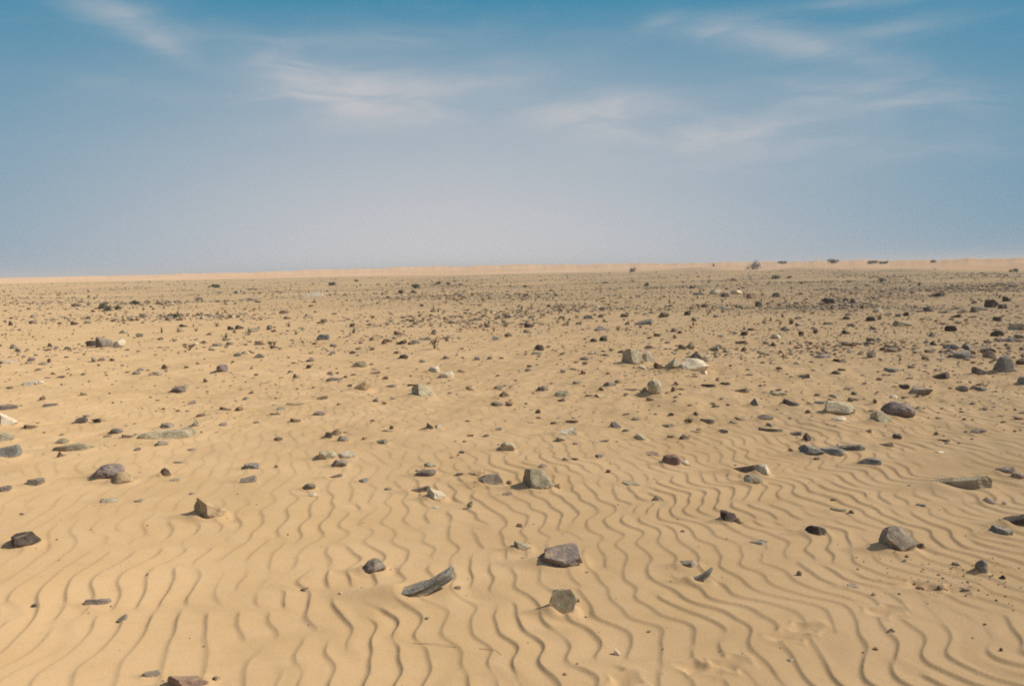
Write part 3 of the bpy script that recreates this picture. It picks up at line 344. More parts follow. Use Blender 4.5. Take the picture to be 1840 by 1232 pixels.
SHRUBS = [
 (-17.23, 36.2, 0.59, 0.35, 'dark green rounded shrub, bigger one of a touching pair on the left plain'),
 (-17.14, 37.13, 0.39, 0.27, 'low dark green shrub touching a bigger rounded one on the left plain'),
 (-18.64, 42.38, 0.64, 0.19, 'flat dark green shrub just behind the touching pair of shrubs'),
 (-11.33, 28.45, 0.45, 0.17, 'thin wispy grey green shrub in front of the touching pair of shrubs'),
 (-32.67, 94.33, 1.41, 0.43, 'flat dark shrub far off left of the white tilted slab'),
 (-18.39, 87.99, 0.97, 0.4, 'small dark shrub just behind the far tilted white slab'),
 (-7.97, 71.45, 0.88, 0.42, 'pale bluish green shrub on the far plain'),
 (-7.79, 91.3, 0.83, 0.36, 'small dark green shrub just behind the pale bluish one'),
 (10.4, 65.8, 0.51, 0.39, 'small round dark shrub alone on the far plain near the centre'),
 (24.78, 79.99, 0.94, 0.42, 'dark green shrub under the dunes, bigger one of two neighbours'),
 (26.08, 79.99, 0.52, 0.26, 'tiny dark shrub beside the bigger one under the dunes'),
 (27.49, 63.31, 0.66, 0.41, 'round dark green shrub alone on the stony far right plain'),
 (25.08, 52.47, 0.31, 0.31, 'small upright grey shrub right of the round dark green shrub'),
 (56.81, 96.57, 1.07, 0.38, 'wide dark shrub at the foot of the dunes near the right edge'),
 (0.79, 46.04, 0.36, 0.18, 'low grey green tuft on the far plain straight ahead'),
 (-21.61, 119.47, 0.78, 0.31, 'faint low tuft below the pink dunes left of centre'),
]
TREES = [
 (58.55, 207.39, 3.51, 1.75, 'dark windswept acacia tree leaning on the dune slope, lowest of the dune trees'),
 (83.11, 262.4, 3.41, 1.02, 'far dark tree peeping over the dune crest, right of the windswept acacia'),
 (85.44, 226.91, 3.83, 1.18, 'pale domed tree on the dune crest between two dark ones'),
 (85.83, 203.35, 2.91, 0.79, 'wide dark tree on the dune crest, left half of the touching pair'),
 (88.2, 201.81, 3.15, 0.66, 'wide dark tree on the dune crest, right half of the touching pair'),
 (95.01, 192.75, 1.75, 0.63, 'small faint tree on the crest of the right dune'),
 (29.82, 212.16, 2.07, 1.38, 'grey triangular windswept tree alone on the middle dune'),
 (63.18, 266.79, 0.87, 1.04, 'tiny upright tree on the dune left of the windswept acacia'),
]
DEAD_BUSHES = [
 (-1.44, 15.76, 0.31, 0.25, 'dead dark branching bush standing among stones near the centre'),
 (-6.29, 16.56, 0.26, 0.17, 'dead brown low bush with spread twigs on the left plain'),
 (-4.8, 16.98, 0.27, 0.22, 'dead forked twigs rising between small stones left of centre'),
 (-0.28, 5.31, 0.06, 0.05, 'tiny dark green sprout growing from rippled sand'),
]
STALK = [
 (-0.42, 3.318),
 (-0.311, 3.296),
 (-0.243, 3.279),
 (-0.176, 3.273),
 (-0.109, 3.252),
 (-0.076, 3.231),
 (-0.054, 3.186),
 (-0.043, 3.136),
]
FOOTPRINTS = [
 (0.386, 2.976),
 (0.677, 3.078),
 (0.801, 3.112),
 (1.099, 3.35),
 (1.192, 3.422),
 (1.594, 3.576),
 (1.912, 3.807),
 (2.029, 3.786),
 (1.87, 3.853),
]
CLOUDS = [
 (-23.43, 15.09, 3.74, 1.05, -0.218, 0.42),
 (-21.95, 14.06, 2.24, 0.75, -0.517, 0.4),
 (-10.21, 11.29, 5.23, 1.57, -0.098, 0.85),
 (-12.64, 11.9, 2.99, 1.2, -0.367, 0.6),
 (-5.23, 9.71, 2.99, 0.67, -0.018, 0.75),
 (-2.99, 12.01, 5.61, 0.97, 0.123, 0.5),
 (4.47, 9.56, 3.36, 0.97, -0.118, 0.75),
 (7.73, 10.38, 2.8, 0.82, -0.068, 0.8),
 (10.41, 8.12, 6.35, 1.35, -0.048, 0.58),
 (14.78, 8.46, 3.36, 0.67, 0.102, 0.5),
 (15.26, 14.35, 2.62, 0.82, -0.118, 0.35),
 (17.28, 13.45, 4.86, 0.82, -0.218, 0.55),
 (20.22, 12.54, 2.62, 0.52, -0.167, 0.3),
 (21.85, 10.24, 5.23, 0.97, -0.058, 0.5),
 (24.94, 9.64, 3.36, 0.6, -0.138, 0.25),
 (23.46, 7.36, 7.47, 1.68, -0.018, 0.3),
 (-7.97, 14.43, 5.61, 0.6, 0.033, 0.3),
 (-21.64, 11.12, 5.23, 0.52, -0.068, 0.25),
 (24.55, 13.71, 3.36, 0.6, 0.083, 0.3),
 (22.39, 15.25, 2.99, 0.37, -0.018, 0.4),
 (9.72, 15.07, 1.49, 0.52, 0.182, 0.25),
 (11.83, 6.84, 5.98, 1.12, -0.018, 0.25),
 (-11.35, 8.98, 4.48, 0.75, -0.018, 0.25),
]

# ---------------------------------------------------------------- helpers
def link(name, mesh, mat=None, parent=None):
    o = bpy.data.objects.new(name, mesh); COL.objects.link(o)
    if mat is not None: mesh.materials.append(mat)
    if parent is not None: o.parent = parent
    return o

def tag(o, label=None, cat=None, group=None, kind=None):
    if label: o['label'] = label
    if cat: o['category'] = cat
    if group: o['group'] = group
    if kind: o['kind'] = kind
    return o

def empty(name, loc):
    o = bpy.data.objects.new(name, None); COL.objects.link(o); o.location = loc
    o.empty_display_size = .1
    return o

def mesh_from(name, co, faces, smooth=True):
    """faces: (n,3) or (n,4) int array"""
    me = bpy.data.meshes.new(name)
    co = np.asarray(co, np.float32); faces = np.asarray(faces, np.int32)
    k = faces.shape[1]
    me.vertices.add(len(co)); me.vertices.foreach_set('co', co.ravel())
    me.loops.add(faces.size); me.loops.foreach_set('vertex_index', faces.ravel())
    me.polygons.add(len(faces))
    me.polygons.foreach_set('loop_start', np.arange(0, faces.size, k, dtype=np.int32))
    me.polygons.foreach_set('loop_total', np.full(len(faces), k, np.int32))
    me.polygons.foreach_set('use_smooth', np.full(len(faces), smooth, bool))
    me.update(calc_edges=True)
    return me

def sum_noise(rng, x, y, n, kx, ky):
    """smooth random field out of n plane waves, about unit variance; kx, ky = typical wavenumbers"""
    out = np.zeros_like(x)
    for _ in range(n):
        a, b = rng.normal(0, kx), rng.normal(0, ky)
        out += np.cos(a*x + b*y + rng.uniform(0, 6.283))
    return out * math.sqrt(2.0/n)

# ---------------------------------------------------------------- sand ripples
CREST = R(-9.0)
CV = (math.sin(CREST), math.cos(CREST)); NV = (CV[1], -CV[0])    # along the crest, across it
LAM = 0.128

def ripple_height(x, y):
    rng = np.random.default_rng(11)
    u = x*NV[0] + y*NV[1]; v = x*CV[0] + y*CV[1]
    # sinuous crests, and a slow change of their course over metres
    wig = sstep(-2.2, .2, x)*.8 + .2
    u = u + .010*wig*sum_noise(rng, u, v, 16, 6.0, 17.0) + .034*(.35 + .65*wig)*sum_noise(rng, u, v, 14, 2.4, 8.5) + .045*sum_noise(rng, u, v, 14, 1.2, 3.2) + .05*sum_noise(rng, u, v, 8, .8, .9)
    re = np.zeros_like(u); im = np.zeros_like(u)
    for _ in range(34):
        k = 2*math.pi/(LAM*(1 + rng.normal(0, .105))); th = rng.normal(0, R(9.5))
        p = (k*math.cos(th))*u + (k*math.sin(th))*v + rng.uniform(0, 6.283)
        re += np.cos(p); im += np.sin(p)
    re /= math.sqrt(34); im /= math.sqrt(34)
    mag = np.hypot(re, im)
    ph = (np.arctan2(im, re) / (2*math.pi)) % 1.0
    rise = .185
    up = np.clip(ph/rise, 0, 1); up = up**1.75          # slip face, steepest under the crest
    s = np.clip((ph - rise)/(1 - rise), 0, 1)
    prof = np.where(ph < rise, up, (1 - s**1.25)**1.25)
    amp = sstep(.12, .70, mag)*(.72 + .34*np.clip(sum_noise(rng, u, v, 14, 6, 4), -1.2, 1.2)*.6 + .1)
    # where ripples stand: the near sand, farther out on the open right slope
    d = np.hypot(x, y)
    far = 6.3 + .75*np.clip(x, -1, 8) + .5*sum_noise(rng, x, y, 10, .5, .5)
    m = 1 - sstep(-1.2, 2.4, d - far)
    m = np.maximum(m, .36*(1 - sstep(11, 20, d)))
    patch = .5 + .5*np.clip(sum_noise(rng, x, y, 12, 1.1, 1.1)*.55 + .55, -1, 1)
    m = m*(.74 + .34*patch)
    lump = .0075*sstep(5.5, 9, d)*(1 - sstep(17, 21, d))*(sum_noise(rng, x, y, 18, 6.0, 5.0) + .6*sum_noise(rng, x, y, 18, 12.0, 9.0))
    return lump + (prof - .42) * .0107 * amp * m * (1 + .22*sstep(.3, -1.2, x))

ripple_sigma = {'S': .3, 'L': .2, 'T': .25, 'W': .35, 'V': .45, 'R': .4, 'A': .4, 'P': .4}
NEAR_STONES = [s for s in STONES if math.hypot(s[0], s[1]) < 17 and s[2] > .06]

def detail_height(x, y):
    """ripples, sand banked against stones and trailed down-wind, trodden hollows"""
    x = np.asarray(x, float); y = np.asarray(y, float)
    rip = ripple_height(x, y)
    add = np.zeros_like(x); keep = np.ones_like(x)
    for (sx, sy, w, dd, h, c, sh, *_r) in NEAR_STONES:
        r = .5*max(w, dd)
        i = np.nonzero((np.abs(x - sx + .9*r) < 4.2*r) & (np.abs(y - sy) < 2.8*r))[0]
        if not len(i): continue
        a = (x[i] - sx)/r; b = (y[i] - sy)/r
        rr = np.hypot(a, b)
        bank = .11*h*np.exp(-((rr - .95)/.42)**2)
        scour = -.07*h*np.exp(-((a - 1.5)/.55)**2 - (b/1.1)**2)
        tail = .30*min(h, .09)*np.exp(-(b/(.62 - .07*np.clip(-a, 0, 4)))**2) * sstep(.2, -1.0, a)*sstep(-3.6, -1.0, a)
        add[i] += bank + scour + tail
        keep[i] *= 1 - .85*np.exp(-(b/.75)**2) * sstep(.9, -.6, a)*sstep(-4.0, -2.0, a) - .0*rr
    g = np.random.default_rng(3)
    for (fx, fy) in FOOTPRINTS:
        i = np.nonzero((np.abs(x - fx) < .35) & (np.abs(y - fy) < .35))[0]
        an = R(25) + g.normal(0, .3)
        a = ((x[i]-fx)*math.cos(an) + (y[i]-fy)*math.sin(an)); b = (-(x[i]-fx)*math.sin(an) + (y[i]-fy)*math.cos(an))
        wob = 1 + .25*np.sin(40*a + 3) + .25*np.sin(55*b)
        e = (a/.070)**2 + (b/.038)**2 * (1 + .5*np.sin(60*a + fx*9))
        add[i] += (-.011*np.exp(-e**1.5) + .004*np.exp(-((np.sqrt(e) - 1.45)/.35)**2)) * wob
        keep[i] *= 1 - .8*np.exp(-(e/2.6)**2)
    return rip*keep + add

def ground_height(x, y):
    x = np.atleast_1d(np.asarray(x, float)); y = np.atleast_1d(np.asarray(y, float))
    z = base_height(x, y)
    i = np.nonzero(np.hypot(x, y) < 21)[0]
    if len(i): z[i] += detail_height(x[i], y[i])
    return z

def gz(x, y):
    return float(ground_height([x], [y])[0])

# ---------------------------------------------------------------- materials
def new_mat(name):
    m = bpy.data.materials.new(name); m.use_nodes = True
    nt = m.node_tree; nt.nodes.clear()
    out = nt.nodes.new('ShaderNodeOutputMaterial'); bs = nt.nodes.new('ShaderNodeBsdfPrincipled')
    nt.links.new(bs.outputs[0], out.inputs[0])
    bs.inputs['Specular IOR Level'].default_value = .15
    return m, nt, bs

def nd(nt, typ, **kw):
    n = nt.nodes.new(typ)
    for k, v in kw.items():
        if k.startswith('i_'):
            key = k[2:]; key = int(key) if key.isdigit() else key.replace('_', ' ')
            n.inputs[key].default_value = v
        else: setattr(n, k, v)
    return n

def noise(nt, vec, scale, detail=4, rough=.6, dist=0.0):
    n = nd(nt, 'ShaderNodeTexNoise', i_Scale=scale, i_Detail=detail, i_Roughness=rough, i_Distortion=dist)
    if vec is not None: nt.links.new(vec, n.inputs['Vector'])
    return n.outputs[0]

def math_n(nt, op, a, b=None, clamp=False):
    n = nt.nodes.new('ShaderNodeMath'); n.operation = op; n.use_clamp = clamp
    for i, v in enumerate((a, b)):
        if v is None: continue
        if isinstance(v, (int, float)): n.inputs[i].default_value = v
        else: nt.links.new(v, n.inputs[i])
    return n.outputs[0]

def maprange(nt, v, a, b, c=0.0, d=1.0, smooth=True):
    n = nt.nodes.new('ShaderNodeMapRange'); n.interpolation_type = 'SMOOTHSTEP' if smooth else 'LINEAR'
    nt.links.new(v, n.inputs[0])
    for i, q in enumerate((a, b, c, d)): n.inputs[i+1].default_value = q
    return n.outputs[0]

def mix(nt, f, a, b, mode='MIX'):
    n = nt.nodes.new('ShaderNodeMix'); n.data_type = 'RGBA'; n.blend_type = mode
    for s, v in ((n.inputs[0], f), (n.inputs[6], a), (n.inputs[7], b)):
        if isinstance(v, (int, float)): s.default_value = v
        elif isinstance(v, tuple): s.default_value = (*v, 1)[:4]
        else: nt.links.new(v, s)
    return n.outputs[2]

def bump(nt, h, strength, dist, normal=None):
    n = nd(nt, 'ShaderNodeBump', i_Strength=strength, i_Distance=dist)
    nt.links.new(h, n.inputs['Height'])
    if normal is not None: nt.links.new(normal, n.inputs['Normal'])
    return n.outputs[0]

def sand_material():
    m, nt, bs = new_mat('sand')
    geo = nt.nodes.new('ShaderNodeNewGeometry'); P = geo.outputs['Position']
    plain = nd(nt, 'ShaderNodeAttribute', attribute_name='gravel').outputs['Fac']
    dune = nd(nt, 'ShaderNodeAttribute', attribute_name='dune').outputs['Fac']
    sand = mix(nt, maprange(nt, noise(nt, P, .9, 5, .6), .3, .7), (.535, .355, .168), (.61, .412, .212))
    sand = mix(nt, maprange(nt, noise(nt, P, 5.0, 4, .65), .42, .72, 0, .5), sand, (.60, .42, .235))
    # fine grain
    g1 = noise(nt, P, 420, 2, .6)
    sand = mix(nt, maprange(nt, g1, .3, .75, 0, .28), sand, (.36, .235, .115))
    # broad stains of coarser, darker sand
    mp0 = nd(nt, 'ShaderNodeMapping'); nt.links.new(P, mp0.inputs[0]); mp0.inputs['Scale'].default_value = (.35, .55, 1)
    sand = mix(nt, maprange(nt, noise(nt, mp0.outputs[0], 1.0, 6, .66, .5), .45, .72, 0, .42), sand, (.42, .275, .135))
    sand = mix(nt, maprange(nt, noise(nt, P, 17, 5, .7), .50, .74, 0, .38), sand, (.43, .295, .155))
    # darker heavy grains and grit lying in loose drifts
    gr = math_n(nt, 'MULTIPLY', maprange(nt, noise(nt, P, 95, 2, .5), .66, .72), maprange(nt, noise(nt, P, 1.6, 3, .6), .5, .62))
    sand = mix(nt, math_n(nt, 'MULTIPLY', gr, .55), sand, (.20, .14, .09))
    # stony crust of the far plain: grey olive grit, in bands with sand between
    mp = nd(nt, 'ShaderNodeMapping'); nt.links.new(P, mp.inputs[0]); mp.inputs['Scale'].default_value = (.035, .10, 1)
    band = maprange(nt, noise(nt, mp.outputs[0], 1.0, 4, .6), .36, .62)
    crust = mix(nt, maprange(nt, noise(nt, P, 2.2, 5, .7), .38, .62), (.215, .165, .095), (.47, .33, .18))
    far = math_n(nt, 'MULTIPLY', plain, math_n(nt, 'ADD', math_n(nt, 'MULTIPLY', band, .72), .22), True)
    c = mix(nt, far, sand, crust)
    c = mix(nt, dune, c, mix(nt, maprange(nt, noise(nt, P, .03, 3, .5), .35, .65), (.60, .375, .20), (.66, .43, .24)))
    nt.links.new(c, bs.inputs['Base Color'])
    bs.inputs['Roughness'].default_value = .95; bs.inputs['Diffuse Roughness'].default_value = .6
    n1 = bump(nt, g1, .35, .003)
    n2 = bump(nt, noise(nt, P, 60, 4, .65), .35, .006, n1)
    n3 = nd(nt, 'ShaderNodeBump', i_Distance=.05); nt.links.new(noise(nt, P, 7, 5, .68), n3.inputs['Height'])
    nt.links.new(math_n(nt, 'MULTIPLY', plain, .8), n3.inputs['Strength']); nt.links.new(n2, n3.inputs['Normal']); n2 = n3.outputs[0]
    nt.links.new(n2, bs.inputs['Normal'])
    return m

ROCK_COLOURS = {
    'p': ((.165, .130, .108), (.260, .208, .172)), 'g': ((.19, .155, .115), (.32, .265, .195)),
    'b': ((.125, .080, .048), (.21, .140, .085)), 't': ((.35, .245, .135), (.48, .345, .195)),
    'o': ((.28, .235, .145), (.44, .375, .245)), 'u': ((.170, .163, .138), (.285, .270, .222)),
    'w': ((.46, .38, .255), (.62, .53, .38)), 'k': ((.070, .056, .044), (.135, .106, .080)),
    'r': ((.20, .128, .090), (.32, .215, .150)),
}

def rock_material(code):
    a, b = ROCK_COLOURS[code]
    m, nt, bs = new_mat('rock_' + code)
    tc = nt.nodes.new('ShaderNodeTexCoord'); O = tc.outputs['Object']
    inf = nt.nodes.new('ShaderNodeObjectInfo'); rnd = inf.outputs['Random']
    add = nd(nt, 'ShaderNodeVectorMath', operation='ADD'); nt.links.new(O, add.inputs[0])
    cmb = nt.nodes.new('ShaderNodeCombineXYZ')
    for i, k in enumerate((7.3, 13.1, 3.7)): nt.links.new(math_n(nt, 'MULTIPLY', rnd, k), cmb.inputs[i])
    nt.links.new(cmb.outputs[0], add.inputs[1]); V = add.outputs[0]
    c = mix(nt, maprange(nt, noise(nt, V, 14, 5, .65), .32, .68), a, b)
    # weathered rind and mineral blotches
    rind = maprange(nt, noise(nt, V, 7, 3, .6, .8), .52, .60)
    c = mix(nt, math_n(nt, 'MULTIPLY', rind, .45), c, tuple(v*.55 for v in a))
    c = mix(nt, maprange(nt, noise(nt, V, 130, 3, .7), .56, .72, 0, .5), c, tuple(min(v*1.5, .7) for v in b))
    val = nd(nt, 'ShaderNodeHueSaturation'); nt.links.new(c, val.inputs['Color'])
    nt.links.new(maprange(nt, rnd, 0, 1, .82, 1.22, False), val.inputs['Value'])
    # sand caught on flat tops and thrown against the foot
    geo = nt.nodes.new('ShaderNodeNewGeometry')
    sep = nt.nodes.new('ShaderNodeSeparateXYZ'); nt.links.new(geo.outputs['Normal'], sep.inputs[0])
    so = nt.nodes.new('ShaderNodeSeparateXYZ'); nt.links.new(O, so.inputs[0])
    top = math_n(nt, 'MULTIPLY', maprange(nt, sep.outputs[2], .72, .98), maprange(nt, noise(nt, V, 26, 4, .65), .48, .62))
    foot = math_n(nt, 'MULTIPLY', maprange(nt, so.outputs[2], .018, .0), maprange(nt, noise(nt, V, 40, 3, .6), .40, .60))
    dust = math_n(nt, 'MAXIMUM', math_n(nt, 'MULTIPLY', top, .55), math_n(nt, 'MULTIPLY', foot, .8))
    c = mix(nt, dust, val.outputs[0], (.53, .355, .18))
    nt.links.new(c, bs.inputs['Base Color']); bs.inputs['Roughness'].default_value = .85
    pit = maprange(nt, noise(nt, V, 90, 3, .6), .30, .46)
    n0 = bump(nt, pit, .5, .004)
    n1 = bump(nt, noise(nt, V, 48, 7, .72), .75, .014, n0)
    n2 = bump(nt, noise(nt, V, 260, 3, .6), .4, .003, n1)
    nt.links.new(n2, bs.inputs['Normal'])
    return m

def attr_material(name, rough=.9):
    m, nt, bs = new_mat(name)
    at = nd(nt, 'ShaderNodeAttribute', attribute_name='tone')
    geo = nt.nodes.new('ShaderNodeNewGeometry')
    c = mix(nt, maprange(nt, noise(nt, geo.outputs['Position'], 30, 3, .6), .3, .7, 0, .5), at.outputs['Color'], (.30, .21, .12))
    nt.links.new(c, bs.inputs['Base Color']); bs.inputs['Roughness'].default_value = rough
    return m

def plain_material(name, a, b, scale, rough=.8):
    m, nt, bs = new_mat(name)
    tc = nt.nodes.new('ShaderNodeTexCoord')
    c = mix(nt, maprange(nt, noise(nt, tc.outputs['Object'], scale, 4, .6), .3, .7), a, b)
    nt.links.new(c, bs.inputs['Base Color']); bs.inputs['Roughness'].default_value = rough
    return m

# ---------------------------------------------------------------- the ground: one sheet out to the horizon
def build_ground():
    fine = np.radians(np.linspace(-41, 41, 1180))
    step_l = np.radians(np.concatenate([np.linspace(-180, -60, 50), np.linspace(-58, -41.5, 40)]))
    az = np.concatenate([step_l, fine, -step_l[::-1][:-1]])          # last column closes on the first
    rad = np.concatenate([np.geomspace(.4, 2.6, 50)[:-1], np.geomspace(2.6, 20, 700)[:-1], np.geomspace(20, 400, 300)[:-1], np.geomspace(400, 6000, 40)])
    A, D = np.meshgrid(az, rad)
    X = (D*np.sin(A)).ravel(); Y = (D*np.cos(A)).ravel()
    Z = ground_height(X, Y)
    nr, na = D.shape
    idx = np.arange(nr*na).reshape(nr, na)
    nxt = np.roll(idx, -1, axis=1)
    q = np.stack([idx[:-1], nxt[:-1], nxt[1:], idx[1:]], -1).reshape(-1, 4)[:, ::-1]
    co = np.stack([X, Y, Z], 1)
    me = mesh_from('sand_ground', co, q)
    # close the hole under the camera
    bm = bmesh.new(); bm.from_mesh(me); bm.verts.ensure_lookup_table()
    f = bm.faces.new([bm.verts[i] for i in range(na)][::-1]); f.smooth = True
    f.normal_update()
    if f.normal.z < 0: f.normal_flip()
    bm.to_mesh(me); bm.free()
    d = D.ravel(); azd = np.degrees(A.ravel()); d0 = dune_start(np.clip(azd, -40, 40))
    rng = np.random.default_rng(8)
    wob = 10*sum_noise(rng, X, Y, 10, .03, .03)
    dune = sstep(-14, 16, d - d0 + wob)
    right = np.clip(azd/31, -1, 1)
    gravel = sstep(13 - 5*right, 52 - 20*right, d) * (.75 + .25*right) * (1 - dune)
    for n, v in (('gravel', gravel), ('dune', dune)):
        at = me.attributes.new(n, 'FLOAT', 'POINT'); at.data.foreach_set('value', v.astype(np.float32))
    o = link('sand_ground', me, sand_material()); tag(o, kind='structure')
    return o

# ---------------------------------------------------------------- stones
ICO = {}
def ico(sub):
    if sub not in ICO:
        bm = bmesh.new(); bmesh.ops.create_icosphere(bm, subdivisions=sub, radius=1)
        ICO[sub] = (np.array([v.co[:] for v in bm.verts]), np.array([[v.index for v in f.verts] for f in bm.faces]))
        bm.free()
    return ICO[sub]

def clip(p, n, d):
    n = np.asarray(n, float); n = n/np.linalg.norm(n)
    s = p @ n - d
    return p - np.clip(s, 0, None)[:, None]*n

def vnoise(rng, p, k, n=10):
    out = np.zeros(len(p))
    for _ in range(n):
        a = rng.normal(0, k, 3); out += np.cos(p @ a + rng.uniform(0, 6.283))
    return out*math.sqrt(2/n)

def stone_points(shape, rng, sub):
    p, f = ico(sub); p = p.copy()
    p *= (1 + .10*vnoise(rng, p, 1.6))[:, None]
    def rand_planes(n, lo, hi, zmin=-1.0, zmax=1.0):
        nonlocal p
        for _ in range(n):
            v = rng.normal(0, 1, 3); v /= np.linalg.norm(v); v[2] = np.clip(v[2], zmin, zmax)
            p = clip(p, v, rng.uniform(lo, hi))
    j = lambda s: rng.normal(0, s)
    if shape == 'H':        # thin slab curling up into a horn at +x
        p[:, 1] = np.clip(p[:, 1], -.6, .6); p[:, 2] = np.clip(p[:, 2], -.5, .5)
        rand_planes(4, .72, .9)
        t = np.clip((p[:, 0] + 1)/2, 0, 1)
        p[:, 1] = p[:, 1]*(.30 + .70*(1 - t)) + .55*t**2 - .25*np.clip(p[:, 2], 0, 1)
        p[:, 2] = p[:, 2]*(.25 + .75*t) + 1.25*t**2.2
    elif shape == 'R':
        rand_planes(7, .72, .93)
    elif shape == 'X':      # split block: one shaded flank, one broad face turned to the light, a worn ridge between
        p[:, 2] *= 1.1
        p = clip(p, (-1, -.42 + j(.1), .22 + j(.08)), .40); p = clip(p, (.62 + j(.1), -.72, .52), .40); p = clip(p, (.9, .1, .62 + j(.1)), .52)
        p = clip(p, (j(.12), .2, 1), .66); rand_planes(7, .62, .86)
    elif shape == 'M':      # thick slab with a broad top tipped towards the front, undercut along its front edge
        p = clip(p, (.10, -.50, 1), .26); p = clip(p, (-.35, -1, -.25), .46); p = clip(p, (.55, -1, .1), .56)
        p = clip(p, (-1, -.15, .35), .62); p = clip(p, (1, .1, .15), .80); p = clip(p, (-.5, .8, .3), .7)
        rand_planes(4, .7, .9)
    elif shape == 'B':      # weathered boulder: blunt faces meeting in worn edges
        p = clip(p, (-1, -.45 + j(.2), .2 + j(.15)), .62); p = clip(p, (1, -.5 + j(.2), .35), .66); p = clip(p, (j(.2), j(.2), 1), .74)
        rand_planes(10, .60, .88)
    elif shape == 'A':
        p = clip(p, (j(.25), j(.2), 1), .48); p = clip(p, (-1, -.5 + j(.3), .25 + j(.2)), .48)
        p = clip(p, (1, -.6 + j(.3), .35 + j(.2)), .52); p = clip(p, (j(.3), 1, .3), .6)
        rand_planes(9, .48, .80)
    elif shape == 'P':
        p[:, 2] *= 1.25
        for k in range(4):
            a = k*1.571 + .5 + j(.35); p = clip(p, (math.cos(a), math.sin(a), .62 + j(.12)), .40)
        rand_planes(4, .62, .85)
    elif shape == 'S':
        p = clip(p, (j(.16), j(.16), 1), .42)
        for k in range(6):
            a = k*1.047 + j(.3); p = clip(p, (math.cos(a), math.sin(a), .35 + j(.3)), rng.uniform(.6, .86))
    elif shape == 'L':
        p = clip(p, (j(.12), j(.1), 1), .45); p = clip(p, (-.35, -1, .4), .42); p = clip(p, (.3 + j(.2), 1, .4), .42)
        rand_planes(5, .6, .85)
    elif shape == 'T':
        p = clip(p, (.05 + j(.08), -1, .50), .26); p = clip(p, (.05, 1, -.42), .26)
        for k in range(6):
            a = k*1.047 + .4 + j(.25); p = clip(p, (math.cos(a), 0, math.sin(a)), rng.uniform(.62, .8))
        rand_planes(2, .75, .9)
    elif shape == 'W':      # thin end at -x, climbs to a steep broken end at +x
        p = clip(p, (-.62 + j(.08), -.12 + j(.15), 1), .22); p = clip(p, (1, -.25 + j(.2), .12), .62)
        p = clip(p, (-.1 + j(.15), -1, .18), .48); p = clip(p, (.1, 1, .3), .55)
        rand_planes(5, .66, .9)
    elif shape == 'V':      # steep face at -x, falls away towards +x
        p = clip(p, (-1, -.38 + j(.15), .18 + j(.12)), .50); p = clip(p, (.66 + j(.1), j(.14), 1), .30)
        p = clip(p, (.25 + j(.15), -1, .42), .50); p = clip(p, (j(.2), 1, .35), .56)
        rand_planes(5, .64, .88)
    # wind wear: rounded arrises, then chips and pits
    n = len(p); e = np.concatenate([f[:, [0, 1]], f[:, [1, 2]], f[:, [2, 0]]])
    for _ in range({3: 0, 4: 1, 5: 3}[sub] if shape != 'R' else 1):
        acc = np.zeros_like(p); cnt = np.zeros(n)
        np.add.at(acc, e[:, 0], p[e[:, 1]]); np.add.at(cnt, e[:, 0], 1)
        p = .5*p + .5*acc/cnt[:, None]
    chip = np.clip(vnoise(rng, p, 4.5) - .9, 0, 1)
    p *= (1 + .022*vnoise(rng, p, 5) + .014*vnoise(rng, p, 12) + .007*vnoise(rng, p, 26) - .09*chip)[:, None]
    return p, f

MATS = {}
def build_stone(row, i):
    x, y, w, d, h, code, shape, seed, name, cat, label = row
    h *= {'W': .80, 'V': .82, 'A': .82, 'B': .86, 'R': .92, 'P': .84, 'T': .95, 'X': .95}.get(shape, 1.0)
    rng = np.random.default_rng(seed)
    dist = math.hypot(x, y)
    px = w/dist*853
    sub = 5 if px > 26 else 4 if px > 9 else 3
    p, f = stone_points(shape, rng, sub)
    a = rng.normal(0, .18 if shape in 'WVTLHXM' else .6)
    ca, sa = math.cos(a), math.sin(a)
    p[:, :2] = p[:, :2] @ np.array([[ca, sa], [-sa, ca]])
    # a part of the stone is under the sand
    lo, hi = p[:, 2].min(), p[:, 2].max()
    cut = lo + (hi - lo)*{'S': .42, 'L': .35, 'R': .30, 'T': .22, 'W': .30, 'V': .26, 'A': .28, 'P': .30, 'H': .05, 'B': .30, 'X': .28, 'M': .24}[shape]
    vis = p[p[:, 2] > cut]
    mn, mx = vis[:, :2].min(0), vis[:, :2].max(0)
    p[:, :2] -= (mn + mx)/2
    p[:, 0] *= w/(mx[0] - mn[0]); p[:, 1] *= d/(mx[1] - mn[1])
    p[:, 2] = (p[:, 2] - cut)*h/(hi - cut)
    # face the stone the way it was seen: turn its axes to the line of sight
    az = math.atan2(x, y); ca, sa = math.cos(-az), math.sin(-az)
    p[:, :2] = p[:, :2] @ np.array([[ca, sa], [-sa, ca]])
    me = mesh_from(name, p, f)
    if shape != 'R': me.set_sharp_from_angle(angle=R(33))
    if code not in MATS: MATS[code] = rock_material(code)
    o = link(name, me, MATS[code])
    zz = ground_height([x, x - w*.3, x + w*.3, x], [y, y, y, y - d*.3])
    o.location = (x, y, float(zz.mean()) - .004)
    tag(o, label, cat, 'stones strewn over the sand')
    return o

